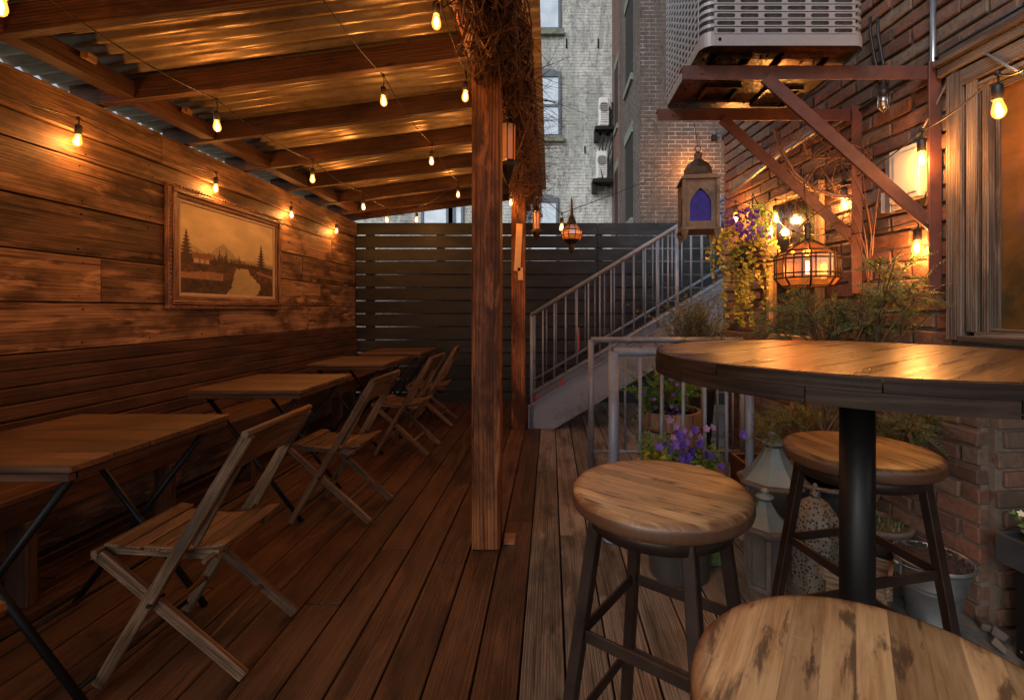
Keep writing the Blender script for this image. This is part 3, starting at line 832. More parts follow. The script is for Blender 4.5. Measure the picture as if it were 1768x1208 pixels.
# the canvas: a grid of coloured facets, painted scene computed here
def canvas():
    a0, a1, b0, b1 = y0 + .108, y1 - .108, z0 + .108, z1 - .108
    NX, NZ = 190, 120
    me = bpy.data.meshes.new('canvas')
    org = WL[t.name]
    vs = []; fs = []
    for j in range(NZ + 1):
        for i in range(NX + 1):
            vs.append((X0 + .012 - org.x, a0 + (a1 - a0) * i / NX - org.y, b0 + (b1 - b0) * j / NZ - org.z))
    for j in range(NZ):
        for i in range(NX):
            a = j * (NX + 1) + i; fs.append((a, a + 1, a + NX + 2, a + NX + 1))
    me.from_pydata(vs, [], fs)
    att = me.color_attributes.new('paint', 'FLOAT_COLOR', 'POINT')
    from mathutils import noise as N_
    r2 = random.Random(3)
    trees = [(.055, .36, .72, .055), (.84, .40, .72, .045)] + [(.10 + .85 * q / 46 + r2.uniform(-.01, .01), .40, .40 + .14 * (1 - abs(q / 46 - .15)) * r2.uniform(.35, .8), .010) for q in range(46)]
    trees += [(.43, .33, .56, .018), (.36, .40, .55, .014), (.57, .38, .52, .012)]
    cols = []
    for j in range(NZ + 1):
        for i in range(NX + 1):
            u = i / NX; v = j / NZ
            f = N_.fractal(V((u * 4, v * 5, 1.3)), 1.0, 2.0, 5); g = N_.fractal(V((u * 26, v * 26, 4.3)), 1.0, 2.0, 4)
            c = V((.74, .56, .28)) * (1 + .25 * f + .12 * (v - .5)) + V((.10, .04, 0)) * max(0, .75 - v) 
            hill = .47 + .10 * math.exp(-((u - .05) / .14) ** 2) + .012 * g
            mt = .44 + .19 * max(0, 1 - abs(u - .40) / .16) ** .8 + .01 * g
            if v < mt: c = c * .62 + V((.05, .04, .03))
            rid = .46 - .03 * u + .02 * f
            if v < hill - .0: c = c * .7
            if v < rid - .03: c = V((.13, .055, .025)) * (1 + .5 * g)
            # land
            if v < .36: c = V((.14, .065, .03)) * (1 + .7 * g)
            if v < .20: c = V((.09, .050, .025)) * (1 + .6 * g)
            if u < .40 and .17 < v < .25 + .03 * f: c = V((.38, .20, .10)) * (1 + .3 * g)
            # path right bank
            if u > .78 and abs(v - (.33 - .25 * (u - .78)) ) < .012: c = V((.42, .22, .11))
            # river
            cxr = .60 + .10 * math.sin((.36 - v) * 9.0) * (.36 - v) * 3 ; wr = .055 + .52 * (.36 - v) * (1 if v > .1 else .8)
            wr = min(wr, .17)
            if v < .355 and abs(u - cxr - .02 * g) < wr: c = V((.50, .36, .17)) * (1 + .15 * f + .08 * g)
            # bushes on banks
            if .28 < v < .40 and (.12 < u < .5) and g > -.05 and abs(u - cxr) > wr: c = V((.10, .05, .025)) * (1.1 + g)
            for (tx, tb, tt, tw) in trees:
                if tb - .04 < v < tt:
                    k_ = (tt - v) / (tt - tb)
                    if abs(u - tx) < tw * k_ * (1 + .5 * math.sin(v * 160)) + .002: c = V((.085, .045, .02)) * (1 + .3 * g)
            # cottage
            if .10 < u < .29 and .405 < v < .475 - .1 * abs(u - .2) * .6: c = V((.30, .115, .055)) * (1 + .1 * g)
            if .12 < u < .26 and .355 < v <= .405: c = V((.60, .42, .22)) * (.55 if (abs(u - .17) < .012 or abs(u - .22) < .01) else 1)
            cols.append((max(0, c.x), max(0, c.y), max(0, c.z), 1))
    flat = [x for c in cols for x in c]
    att.data.foreach_set('color', flat)
    mt_, n, l, bs = newmat('oil_paint')
    a = n.new('ShaderNodeAttribute'); a.attribute_name = 'paint'
    l.new(a.outputs['Color'], bs.inputs['Base Color']); bs.inputs['Roughness'].default_value = .45
    tc = n.new('ShaderNodeTexCoord').outputs['Object']
    bump(n, l, bs, noise(n, l, tc, 90, 5, .7), .35, .003)
    me.materials.append(mt_)
    o = bpy.data.objects.new('canvas', me); COL.objects.link(o); o.parent = t
canvas()

# ------------------------------------------------------------------ string lights
def bulb_mesh():
    prof = [(.010, .0), (.0115, -.008), (.0145, -.02), (.018, -.034), (.0188, -.043), (.017, -.053), (.0115, -.061), (.004, -.0655)]
    m = MB(); m.lathe(prof, n=16); return m
def socket_mesh():
    m = MB(); m.lathe([(.006, .045), (.0135, .043), (.0155, .036), (.0155, -.004), (.0125, -.006)], n=12, val=.3); return m
def fil_mesh():
    m = MB(); m.lathe([(.002, -.014), (.006, -.022), (.008, -.038), (.0065, -.049), (.002, -.055)], n=8); return m
_b = _s = _f = None
def string_lights(label, bulbs, anchors, lamps=1.0, sag=.06, hang=.05, w=None):
    """bulbs: points at bulb centres; anchors: cable path given as points before / after"""
    global _b, _s, _f
    t = thing('string_lights', label, 'string lights', bulbs[0], 'string lights over the yard')
    m = MB()
    path = []
    tops = [V(b) + V((0, 0, .095 + hang)) for b in bulbs]
    pts = [V(a) for a in anchors[0]] + tops + [V(a) for a in anchors[1]]
    for a, b in zip(pts[:-1], pts[1:]):
        L = (b - a).length
        for k in range(9):
            q = k / 9
            p = a.lerp(b, q); p.z -= sag * min(1.2, L) * 4 * q * (1 - q); path.append(p)
    path.append(pts[-1])
    m.tube(path, .0032, 5, .3)
    for b, tp in zip(bulbs, tops):
        m.tube([tp, tp.lerp(V(b) + V((0, 0, .075)), .5) + V((.004, 0, 0)), V(b) + V((0, 0, .078))], .0028, 5, .3)
        m.lathe([(.004, -.008), (.008, -.006), (.008, .006), (.004, .008)], tp, 8)
    m.build('cable', M_rubber, t)
    for i, b in enumerate(bulbs):
        loc = V(b) - V(bulbs[0]) + V((0, 0, .036))
        if _b is None:
            _s = socket_mesh().build('socket', M_rubber); _b = bulb_mesh().build('bulb', M_bulb); _f = fil_mesh().build('filament', M_fil)
            s_, b_, f_ = _s, _b, _f
        else:
            s_, b_, f_ = _s.copy(), _b.copy(), _f.copy()
            for x in (s_, b_, f_): COL.objects.link(x)
        s_.parent = t; b_.parent = t; f_.parent = b_
        s_.location = loc; b_.location = loc; f_.location = (0, 0, 0)
        b_.rotation_euler = (rng.uniform(-.08, .08), rng.uniform(-.08, .08), 0)
        li = bpy.data.lights.new('bulb_light', 'POINT')
        li.energy = BULB_W * lamps * (w[i] if w else 1)
        li.color = BULB_C; li.shadow_soft_size = .02
        lo = bpy.data.objects.new('bulb_light', li); COL.objects.link(lo); lo.parent = t; lo.location = loc + V((0, 0, -.045))
    return t
# along the plank wall
xw = WX + .062
wb = [V((xw, y, z)) for y, z in ((1.38, 2.02), (2.355, 2.028), (3.325, 2.04), (4.29, 2.05), (5.2, 2.055))]
string_lights('string of amber bulbs clipped along the top of the plank wall above the painting', wb, ([(xw - .03, .6, 2.2)], [(xw - .03, 5.8, 2.2)]), 1.1, .035, .02)
wb = [V((-1.80, y, H + .99)) for y in (.55, 1.52, 2.5, 3.51, 4.46, 5.1)]
string_lights('string of amber bulbs under the rafters on the wall side of the roof', wb, ([(-1.8, 0, 2.36)], [(-1.75, 5.7, 2.33)]), .8, .04, .05)
wb = [V((-.94, y, H + 1.175)) for y in (.5, 1.55, 2.61, 3.67, 4.73)] + [V((-1.57, 5.45, H + 1.06))]
string_lights('string of amber bulbs under the rafters down the middle of the roof', wb, ([(-.94, -.2, 2.5)], [(-2.2, 5.6, 2.28)]), .8, .04, .05)
wb = [V((-.47, y, H + 1.185)) for y in (.6, 1.25, 1.91, 2.575, 3.3)] + [at(882, 350, 4.35)]
string_lights('string of amber bulbs hung along the beam beside the front post', wb, ([(-.43, .1, 2.5)], [(-.36, 4.53, H + 1.15)]), .8, .04, .04)
# right-hand side
wb = [at(1722, 190, 1.46), at(1591, 275, 1.86), at(1457, 352, 2.38), at(1339, 377, 2.85), at(1270, 376, 3.3)]
string_lights('string of amber bulbs running from the weathered window along the brick wall', wb, ([(1.42, .75, 2.05), at(1768, 120, 1.3)], [at(1250, 340, 3.5)]), 2.2, .05, .02, w=[.55, .6, 1.1, 1.2, 1.2])
wb = [at(1584, 428, 1.93), at(1368, 433, 2.72), at(1331, 398, 2.93)]
string_lights('lower string of amber bulbs on the brick wall above the cedar branches', wb, ([wall_at(1600, 330, .03)], [at(1300, 340, 3.1)]), 2.2, .05, .02)
wb = [at(970, 393, 3.72), at(1201, 284, 7.72)]
string_lights('string with one bulb by the hanging glass pendant and one on the brown brick building', wb, ([at(905, 300, 4.5)], [at(1250, 235, 7.9)]), 1, .03, .02, w=[.8, 9])

# ------------------------------------------------------------------ brick wall (right)
t = thing('brick_wall', 'old red brick house wall along the right side of the yard', 'wall', (wx(2.5), 2.5, 0))
m = MB()
pitch = .0725; bh = .060; bl = .2; YE = 3.68
def wpt(s_, z, off):     # s_ = distance along wall from Y=0
    return V((WA, 0, 0)) + WD * s_ + WN * off + V((0, 0, z))
Mw = Matrix((WD, -WN, V((0, 0, 1)))).transposed()
sE = YE / WD.y
sC = 1.729 / WD.y        # lower corner of the recess
sW0, sW1 = -1.2, 1.835 / WD.y     # window opening
zb, zt = 1.05, 2.085
row = 0; z = 0.0
while z < 4.3:
    s0 = sE
    first = True
    off0 = (row % 2) * (bl / 2 + .005)
    a = sE - off0
    if off0: 
        segs = [(sE - off0 + .006, sE)]
    else: segs = []
    while a > -1.5:
        segs.append((a - bl, a)); a -= bl + .011
    for (a0, a1) in segs:
        zc = z + pitch / 2
        lo = sC if zc < .99 else -9
        if zc > zb and zc < zt: lo = sW1
        if a1 <= lo: continue
        if a0 < lo: a0 = lo
        if a1 - a0 < .03: continue
        c = wpt((a0 + a1) / 2, zc, rng.uniform(-.004, .006))
        m.box(c, (a1 - a0, .05, bh + rng.uniform(-.004, .003)), Mw @ Euler((rng.uniform(-.015, .015), rng.uniform(-.01, .01), rng.uniform(-.012, .012))).to_matrix(), rng.random(), jit=.0035)
    z += pitch; row += 1
m.build('bricks', M_brick, t, bevel=.005)
def wslab(mb, s0, s1, z0, z1, o0, o1, val=.5):
    c = wpt((s0 + s1) / 2, (z0 + z1) / 2, (o0 + o1) / 2)
    mb.box(c, (s1 - s0, abs(o1 - o0), z1 - z0), Mw, val)
m = MB()
wslab(m, sW1 - .001, sE - .004, 0, 4.34, .012, -.25)
wslab(m, -1.6, sW1 - .0012, zt + .006, 4.34, .012, -.25)
wslab(m, -1.6, sW1 - .0012, 1.0, zb - .005, .012, -.25)
wslab(m, sC + .003, sW1 - .0012, 0, .999, .012, -.25)
m.build('mortar_bed', M_mortar, t)
m = MB(); wslab(m, -1.6, sE - .002, 4.341, 5.8, .02, -.25); m.build('upper_brickwork', M_redb, t)
# recess wall below the window, and quoin face towards the camera
m = MB(); z = 0; row = 0
while z < .98:
    a = sC + .0 - (row % 2) * .1
    while a > -1.5:
        c = wpt(a - .1, z + pitch / 2, -.30 + rng.uniform(-.004, .004))
        m.box(c, (bl, .05, bh), Mw, rng.random(), jit=.0035)
        a -= .211
    for q in range(2):
        o_ = -.03 - q * .155 - (row % 2) * .03
        c = wpt(sC - .012 + rng.uniform(-.003, .003), z + pitch / 2, o_ - .06)
        m.box(c, (.05, .14, bh), Mw, rng.random(), jit=.0035)
    z += pitch; row += 1
m.build('recess_bricks', M_brick, t, bevel=.005)
m = MB(); wslab(m, -1.6, sC + .001, 0, .998, -.318, -.36); wslab(m, sC - .02, sC + .002, 0, .998, -.02, -.317); m.build('recess_mortar', M_mortar, t)

# window
wt = thing('weathered_window', 'big window with flaking grey wooden casing above the bar table', 'window', wpt(1.2, 1.5, 0))
m = MB()
sa, sb = -1.2, sW1 - .003
def cas(s0, s1, z0, z1, o, v_): wslab(m, s0, s1, z0, z1, .005, o, v_)
# stile: stepped mouldings across its width
for (d0, d1, o) in ((0, .062, .052), (.0625, .072, .030), (.0725, .115, .045), (.1155, .124, .025), (.1245, .150, .038), (.1505, .168, .016)):
    cas(sb - d1, sb - d0, zb + .002 + min(d0 * .6, .034), zt - d0 * .72, o, .5 + rng.uniform(-.2, .2))
for (d0, d1, o) in ((0, .062, .051), (.0625, .072, .029), (.0725, .100, .044), (.1005, .125, .024)):
    cas(-1.2, sb - .003 - d0 * 1.3, zt - d1, zt - d0, o, .5)
m.build('casing', M_frame, wt, bevel=.003)
m = MB()
for (za, zb2_, o) in ((.010, .048, .060), (.0485, .072, .078), (.0725, .10, .052)): wslab(m, -1.2, sb + .03, zt + za, zt + zb2_, .026, o, .5)
m.build('crown_moulding', M_frame, wt, bevel=.003)
m = MB()
for (d0, d1, o) in ((0, .022, .062), (.0225, .038, .048), (.0385, .052, .030)):
    cas(-1.2, sb - .055 - d0 * 2.2, zb - .002 + d0, zb + d1, o, .5)
m.build('sill', M_frame, wt, bevel=.003)
m = MB(); wslab(m, -1.2, sb - .165, zb + .05, zt - .12, .004, -.006); m.build('glass_pane', M_winpane, wt)
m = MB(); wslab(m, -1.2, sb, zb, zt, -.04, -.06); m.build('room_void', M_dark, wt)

# ------------------------------------------------------------------ AC brackets and unit
def bracket(Y, xl, label):
    xr = wx(Y)
    t = thing('steel_bracket', label, 'bracket', (xr, Y, 1.2), 'steel wall brackets under the air conditioner')
    zt_ = H + .99
    m = MB()
    m.span(xl, xr - .02, Y - .003, Y + .003, zt_ - .056, zt_, .5); m.span(xl, xr - .02, Y + .003, Y + .05, zt_ - .006, zt_ - .0005, .5)
    m.tube([(xl + .08, Y - .008, zt_ - .03), (xl + .08, Y + .002, zt_ - .03)], .008, 6)
    m.build('arm', M_bracket, t, bevel=.001)
    m = MB(); a = V((.87 if Y < 2 else .845, Y - .008, zt_ - .05)); b = V((xr - .035, Y - .008, 1.49))
    m.bar(a, b, .052, .006, V((0, 0, 1))); m.bar(a + V((0, .022, .0)), b + V((0, .022, 0)), .008, .04, V((0, 0, 1)))
    m.tube([b + V((-.05, -.004, .03)), b + V((-.05, -.012, .03))], .007, 6)
    m.build('brace', M_bracket, t, bevel=.001)
    m = MB(); m.span(xr - .078, xr - .028, Y - .016, Y - .009, 1.25, zt_ + .01, .5); m.span(xr - .034, xr - .028, Y - .009, Y + .05, 1.25, zt_ + .01, .5)
    m.build('wall_plate', M_bracket, t, bevel=.001)
bracket(1.88, .536, 'nearer rust red steel bracket carrying the air conditioner')
bracket(2.287, .529, 'farther rust red steel bracket behind, carrying the air conditioner')

t = thing('air_conditioner', 'grey louvred outdoor air conditioner unit on wall brackets', 'air conditioner', (.9, 2.05, H + 1.0))
ax0, ax1, ay0, ay1, az0, az1 = .583, 1.213, 1.775, 2.335, H + 1.012, H + 1.66
cr = .045
def slot_face(mb, axis, fixed, a0, a1, z0, z1, cw, ch, sw, sh, flip, thick=.004):
    """sheet with rows of oblong holes, built from cells"""
    ncol = max(1, int(round((a1 - a0) / cw))); nrow = max(1, int(round((z1 - z0) / ch)))
    cw = (a1 - a0) / ncol; ch = (z1 - z0) / nrow
    def P(a, z): return V((a, fixed, z)) if axis == 'x' else V((fixed, a, z))
    for i in range(ncol):
        for j in range(nrow):
            c0 = a0 + i * cw; c1 = c0 + cw; d0 = z0 + j * ch; d1 = d0 + ch
            cx_ = (c0 + c1) / 2; cz = (d0 + d1) / 2
            hw = sw / 2; hh = sh / 2; r = hh * .98
            inner = []
            for k in range(16):
                t_ = 2 * math.pi * (k + .5) / 16
                ex = math.cos(t_); ez = math.sin(t_)
                sx_ = (hw - r) * (1 if ex > 0 else -1)
                inner.append((cx_ + sx_ + r * ex, cz + r * ez))
            outer = []
            for (ia, iz) in inner:
                dx = (ia - cx_) / (cw / 2); dz = (iz - cz) / (ch / 2)
                s_ = 1 / max(abs(dx), abs(dz)); outer.append((cx_ + dx * s_ * cw / 2, cz + dz * s_ * ch / 2))
            corners = {3: None}
            n = len(mb.v)
            for q in inner: mb.v.append(P(*q))
            for q in outer: mb.v.append(P(*q))
            for k in range(16):
                k2 = (k + 1) % 16
                o1, o2 = outer[k], outer[k2]
                f = [n + k, n + 16 + k, n + 16 + k2, n + k2]
                # insert the cell corner where the outline turns
                on_v1 = abs(abs(o1[0] - cx_) - cw / 2) < 1e-6; on_v2 = abs(abs(o2[0] - cx_) - cw / 2) < 1e-6
                if on_v1 != on_v2:
                    q = (cx_ + (cw / 2 if (o1[0] + o2[0]) / 2 > cx_ else -cw / 2), cz + (ch / 2 if (o1[1] + o2[1]) / 2 > cz else -ch / 2))
                    mb.v.append(P(*q)); f = [n + k, n + 16 + k, len(mb.v) - 1, n + 16 + k2, n + k2]
                mb.face(f if not flip else f[::-1], None, .5)
for args in (('x', ay0, ax0 + cr, ax1 - cr, az0 + .042, az1 - .03, .0865, .0292, .070, .0165, False),
             ('y', ax0, ay0 + cr, ay1 - .01, az0 + .03, az1 - .03, .047, .030, .035, .017, True),
             ('y', ax1, ay0 + cr, ay1 - .01, az0 + .03, az1 - .03, .0865, .0292, .070, .0165, False)):
    m = MB(); slot_face(m, *args)
    o = m.build('louvre_panel', M_acgrey, t); q = o.modifiers.new('t', 'SOLIDIFY'); q.thickness = .004; q.offset = 0
m = MB()
# rounded corner posts
for (cx_, cy_, a0) in ((ax0 + cr, ay0 + cr, 180), (ax1 - cr, ay0 + cr, 270)):
    for k in range(6):
        t0 = R(a0 + 15 * k); t1 = R(a0 + 15 * (k + 1))
        for zz in range(22):
            z0_ = az0 + .042 + zz * .0292
            if z0_ > az1 - .05: break
            m.quadpts([(cx_ + cr * math.cos(t0), cy_ + cr * math.sin(t0), z0_), (cx_ + cr * math.cos(t1), cy_ + cr * math.sin(t1), z0_),
                       (cx_ + cr * math.cos(t1), cy_ + cr * math.sin(t1), z0_ + .013), (cx_ + cr * math.cos(t0), cy_ + cr * math.sin(t0), z0_ + .013)], .5, None, True)
def rring(mb, z0_, z1_, g):
    pts = []
    for (cx_, cy_, a0) in ((ax0 + cr, ay0 + cr, 180), (ax1 - cr, ay0 + cr, 270), (ax1 - cr, ay1 - cr, 0), (ax0 + cr, ay1 - cr, 90)):
        for k in range(7):
            t0 = R(a0 + 15 * k); pts.append((cx_ + (cr + g) * math.cos(t0), cy_ + (cr + g) * math.sin(t0)))
    n = len(mb.v); N = len(pts)
    for z_ in (z0_, z1_):
        for p in pts: mb.v.append(V((p[0], p[1], z_)))
    for k in range(N):
        k2 = (k + 1) % N; mb.face((n + k, n + k2, n + N + k2, n + N + k), None, .5)
    return n, N
rring(m, az0 - .002, az0 + .041, .003); n, N = rring(m, az1 - .029, az1 + .01, .003)
m.face([n + N + k for k in range(N)], None, .5)
for zz in range(2):
    m.tube([(ax0 + cr + .02, ay0 - .004, az0 + .022), (ax0 + cr + .02, ay0 - .007, az0 + .022)], .006, 6)
m.build('casing', M_acgrey, t)
m = MB(); n, N = rring(m, az0 + .002, az0 + .006, -.004); m.face([n + k for k in range(N)][::-1], None, .5); m.face([n + N + k for k in range(N)], None, .5)
for (a, b, c, d) in ((.66, .80, 1.83, 1.95), (.92, 1.12, 1.82, 2.02), (.70, .86, 2.08, 2.22), (.98, 1.15, 2.10, 2.28)):
    m.span(a, b, c, c + .012, az0 - .014, az0 + .003, .5); m.span(a, b, d - .012, d, az0 - .014, az0 + .003, .5)
    m.span(a, a + .012, c + .0125, d - .0125, az0 - .013, az0 + .003, .5); m.span(b - .012, b, c + .0125, d - .0125, az0 - .013, az0 + .003, .5)
for k in range(26): m.tube([(rng.uniform(.62, 1.1), rng.uniform(1.85, 2.3), az0 + .003), ] * 1 + [(0, 0, 0)][:0] + [], .003, 5) if False else m.box((rng.uniform(.62, 1.1), rng.uniform(1.82, 2.3), az0 + .0), (.006, .006, .006), None, .9)
m.build('base_pan', M_pan, t)
m = MB(); m.span(ax0 + .03, ax1 - .03, ay0 + .03, ay1 - .03, az0 + .05, az1 - .04, .5); m.build('coil', plain('ac_coil', (.10, .095, .09), .6, .3, .4, 30, .8), t)

# ------------------------------------------------------------------ pipes and cables on the wall
m = MB(); a = wall_at(1611, -30, .02); b = wall_at(1611, 265, .02)
m.tube([a, b], .0105, 10); m.build
o = m.build('conduit', M_conduit); tag(o, 'vertical bright galvanised conduit on the brick wall above the cream box', 'pipe', org=b)
m = MB(); pts = [wall_at(1768, 8, .02), wall_at(1640, 85, .018), wall_at(1560, 138, .018), wall_at(1470, 200, .018), wall_at(1400, 238, .018)]
m.tube(pts, .008, 7); o = m.build('black_cable', M_rubber); tag(o, 'thick black cable sloping along the upper brick wall', 'cable', org=pts[2])
m = MB(); pts = [wall_at(1768, 128, .03), wall_at(1740, 115, .05), wall_at(1715, 100, .04), wall_at(1695, 88, .03), wall_at(1660, 112, .02), wall_at(1640, 133, .02), wall_at(1606, 200, .03), wall_at(1575, 250, .02)]
m.tube(pts, .0045, 6); o = m.build('grey_wire', M_galv); tag(o, 'loose grey wire looping over the window casing corner', 'cable', org=pts[3])
m = MB(); pts = [wall_at(1408, 226, .04), wall_at(1344, 268, .045), wall_at(1300, 303, .05), wall_at(1262, 330, .05)]
m.tube(pts, .017, 10); o = m.build('sloping_pipe', M_galv); tag(o, 'thick silver pipe sloping down the brick wall behind the brackets', 'pipe', org=pts[1])
m = MB(); pts = [at(1337, 222, 2.36), at(1350, 262, 2.36), at(1372, 300, 2.36), at(1402, 325, 2.36), at(1440, 338, 2.34), at(1480, 341, 2.3), at(1522, 342, 2.2)]
m.tube(pts, .0095, 10); o = m.build('curved_hose', M_copper); tag(o, 'tan hose curving down from the air conditioner to the wall', 'hose', org=pts[0])
for dx, nm in ((0, 'left'), (13, 'right')):
    m = MB(); pts = [wall_at(1502 + dx, 30, .04), wall_at(1503 + dx, 60, .03), wall_at(1510 + dx, 100, .03), wall_at(1520 + dx, 145, .03)]
    m.tube(pts, .007, 7); o = m.build('drop_cable', M_rubber); tag(o, 'dark cable dropping behind the air conditioner, ' + ('the one nearer to it' if dx == 0 else 'the one farther from it'), 'cable', org=pts[3])
t = thing('caged_wall_lamp', 'small unlit glass and wire lamp on the brick wall below dark cables', 'wall lamp', wall_at(1525, 178, .03))
c = wall_at(1525, 178, .05)
m = MB(); m.lathe([(.012, .05), (.022, .045), (.022, .02), (.016, .018)], c + V((0, 0, .012)), 10); m.build('lamp_cap', M_rubber, t)
m = MB(); m.lathe([(.020, .02), (.022, .0), (.020, -.03), (.008, -.045)], c + V((0, 0, .01)), 12); m.build('glass', M_clear, t)
m = MB()
for k in range(4):
    a = k * math.pi / 2
    m.tube([c + V((.024 * math.cos(a), .024 * math.sin(a), .03)), c + V((.026 * math.cos(a), .026 * math.sin(a), -.02)), c + V((0, 0, -.042))], .0018, 5)
m.build('wire_cage', M_conduit, t)
# meter / junction box
c = wall_at(1560, 300, .04); t = thing('junction_box', 'cream electrical box on the brick wall behind a glowing bulb', 'box', wall_at(1560, 300, .01))
m = MB(); s_ = (c - V((WA, 0, c.z))).dot(WD)
m.box(wpt(s_, c.z, .035), (.15, .06, .23), Mw, .5); m.build('body', M_white, t, bevel=.004)
m = MB(); m.box(wpt(s_ - .01, c.z, .068), (.11, .005, .18), Mw, .5); m.build('cover', M_white, t, bevel=.002)
m = MB(); m.box(wpt(s_ + .095, c.z - .02, .03), (.03, .045, .26), Mw, .5); m.build('side_channel', M_galv, t, bevel=.002)
# second flat plate lower left of the box
m = MB(); c2 = wall_at(1540, 345, .03); s2 = (c2 - V((WA, 0, c2.z))).dot(WD); m.box(wpt(s2 + .02, c2.z, .03), (.10, .03, .09), Mw, .5)
o = m.build('metal_cover', M_white); tag(o, 'small pale cover plate low left of the cream electrical box', 'plate', org=c2)
# mirror
s0m, s1m = (2.53 / WD.y), (3.03 / WD.y)
t = thing('wall_mirror', 'tall narrow framed mirror on the brick wall behind the glass lantern', 'mirror', wpt((s0m + s1m) / 2, 1.2, .02))
def wall_ring(mb, s0, s1, z0, z1, wd, o0, o1):
    wslab(mb, s0, s0 + wd, z0, z1, o0, o1, .5); wslab(mb, s1 - wd, s1, z0, z1, o0, o1, .7)
    wslab(mb, s0 + wd, s1 - wd, z0, z0 + wd, o0, o1 - .0005, .6); wslab(mb, s0 + wd, s1 - wd, z1 - wd, z1, o0, o1 - .0005, .6)
m = MB(); wall_ring(m, s0m, s1m, .98, 1.88, .038, .033, .068); m.build('frame', wood('mirror_frame_wood', (.28, .17, .09), (.5, .36, .22), .5, 20, 2, .3, .1, knots=False), t, bevel=.003)
m = MB(); wslab(m, s0m + .038, s1m - .038, 1.018, 1.842, .034, .042); m.build('mirror_glass', M_mirror, t)

# ------------------------------------------------------------------ far buildings
def win(parent, x0, x1, z0, z1, Y, arch=False, split=True):
    f = MB(); d = .06
    f.span(x0, x1, Y - .06, Y + .02, z1 - d, z1, .5); f.span(x0, x1, Y - .06, Y + .02, z0, z0 + d, .5)
    f.span(x0, x0 + d, Y - .058, Y + .02, z0 + d, z1 - d, .5); f.span(x1 - d, x1, Y - .058, Y + .02, z0 + d, z1 - d, .5)
    if split: f.span(x0 + d, x1 - d, Y - .05, Y + .02, (z0 + z1) / 2 - .03, (z0 + z1) / 2 + .03, .5)
    if arch:
        for k in range(6):
            u = (k + .5) / 6; xx = x0 + (x1 - x0) * u; hh = .10 * (1 - (2 * u - 1) ** 2) + .04
            f.span(x0 + (x1 - x0) * k / 6, x0 + (x1 - x0) * (k + 1) / 6, Y - .05, Y + .02, z1 + .0005, z1 + hh, .5)
    w_ = f.build('window', M_winframe, parent)
    g = MB(); g.span(x0 + d, x1 - d, Y - .02, Y - .01, z0 + d, z1 - d, .5); g.build('pane', M_farpane, w_)
    s = MB(); s.span(x0 - .08, x1 + .08, Y - .12, Y - .001, z0 - .13, z0 - .001, .5); s.build('sill', M_sill, w_)
    return w_
M_winframe = plain('slate_blue_window_paint', (.10, .125, .155), .5, 0, .15, 5, .05)
M_sill = plain('mossy_stone_sill', (.16, .19, .15), .8, 0, .4, 12, .3)
GY = 11.5
t = thing('grey_building', 'pale grey painted brick building with tall sash windows beyond the fence', 'building', (0, GY, 0))
m = MB(); m.span(-9, 1.56, GY, GY + 6, -.1, 13, .5); m.build('wall', M_greyb, t)
def gx(px): return (px - CX) / F * (GY - .05)
def gz(py): return H - (py - CY) / F * (GY - .05)
win(t, gx(912), gx(968), gz(52), gz(-75), GY)
win(t, gx(912), gx(968), gz(236), gz(128), GY, True)
win(t, gx(912), gx(964), gz(460), gz(345), GY, True)
for (xa, ya) in ((-3.2, 3.2), (-3.2, 6.2), (-6, 3.2), (-6, 6.2)): win(t, xa, xa + .85, ya, ya + 1.7, GY, True)
win(t, gx(770), gx(800), gz(392), gz(300), GY)
# tie rods and marks
m = MB()
for px in (978, 1033):
    m.tube([V((gx(px), GY - .02, gz(66))), V((gx(px), GY - .02, gz(82)))], .018, 6)
m.tube([V((gx(1010), GY - .02, gz(252))), V((gx(1010), GY - .02, gz(264)))], .018, 6)
m.build('tie_rod', M_black, t)
def ac_far(px0, px1, py0, py1, label):
    t = thing('wall_air_conditioner', label, 'air conditioner', (gx(px0), GY - .2, gz(py1)), 'small white air conditioners on the grey building')
    x0, x1, z0, z1 = gx(px0), gx(px1), gz(py1), gz(py0)
    m = MB(); m.span(x0, x1, GY - .38, GY - .05, z0, z1, .5); m.build('casing', M_acw, t, bevel=.02)
    m = MB(); xc = (x0 + x1) / 2; m.tube([(xc, GY - .384, (z0 + z1) / 2 + .1), (xc, GY - .388, (z0 + z1) / 2 + .1)], .12, 18)
    for k in range(9): m.span(x0 + .04, x1 - .04, GY - .388, GY - .381, z0 + .08 + k * (z1 - z0 - .2) / 9, z0 + .10 + k * (z1 - z0 - .2) / 9, .5)
    m.build('fan_grille', M_acgrey, t)
    m = MB(); m.span(x0 - .1, x1 + .12, GY - .42, GY - .02, z0 - .10, z0 - .02, .5); m.span(x0 - .1, x0 + .0, GY - .3, GY - .02, z0 - .3, z0 - .11, .5)
    m.build('shelf', M_black, t)
M_acw = plain('white_ac_enamel', (.62, .64, .62), .5, 0, .1, 5, .05, dirt_or_glow=(.45, .46, .44))
ac_far(1032, 1049, 178, 226, 'small white wall air conditioner on the grey building, the upper of two')
ac_far(1028, 1046, 268, 314, 'small white wall air conditioner on the grey building, the lower of two')
m = MB()
for k in range(9):
    x = gx(1052 + rng.uniform(-3, 14)); 
    pts = [V((x, GY - .25, gz(190 + rng.uniform(-10, 20))))]
    for q in range(5): pts.append(pts[-1] + V((rng.uniform(-.12, .12), rng.uniform(-.05, .05), rng.uniform(-.55, -.15))))
    m.tube(pts, .016, 5)
m.tube([V((gx(1062), GY - .2, gz(170))), V((gx(1064), GY - .2, gz(345)))], .035, 8)
o = m.build('service_cables', M_rubber); tag(o, 'tangle of dark cables beside the small wall air conditioners', 'cable', org=(gx(1056), GY - .25, gz(250)))

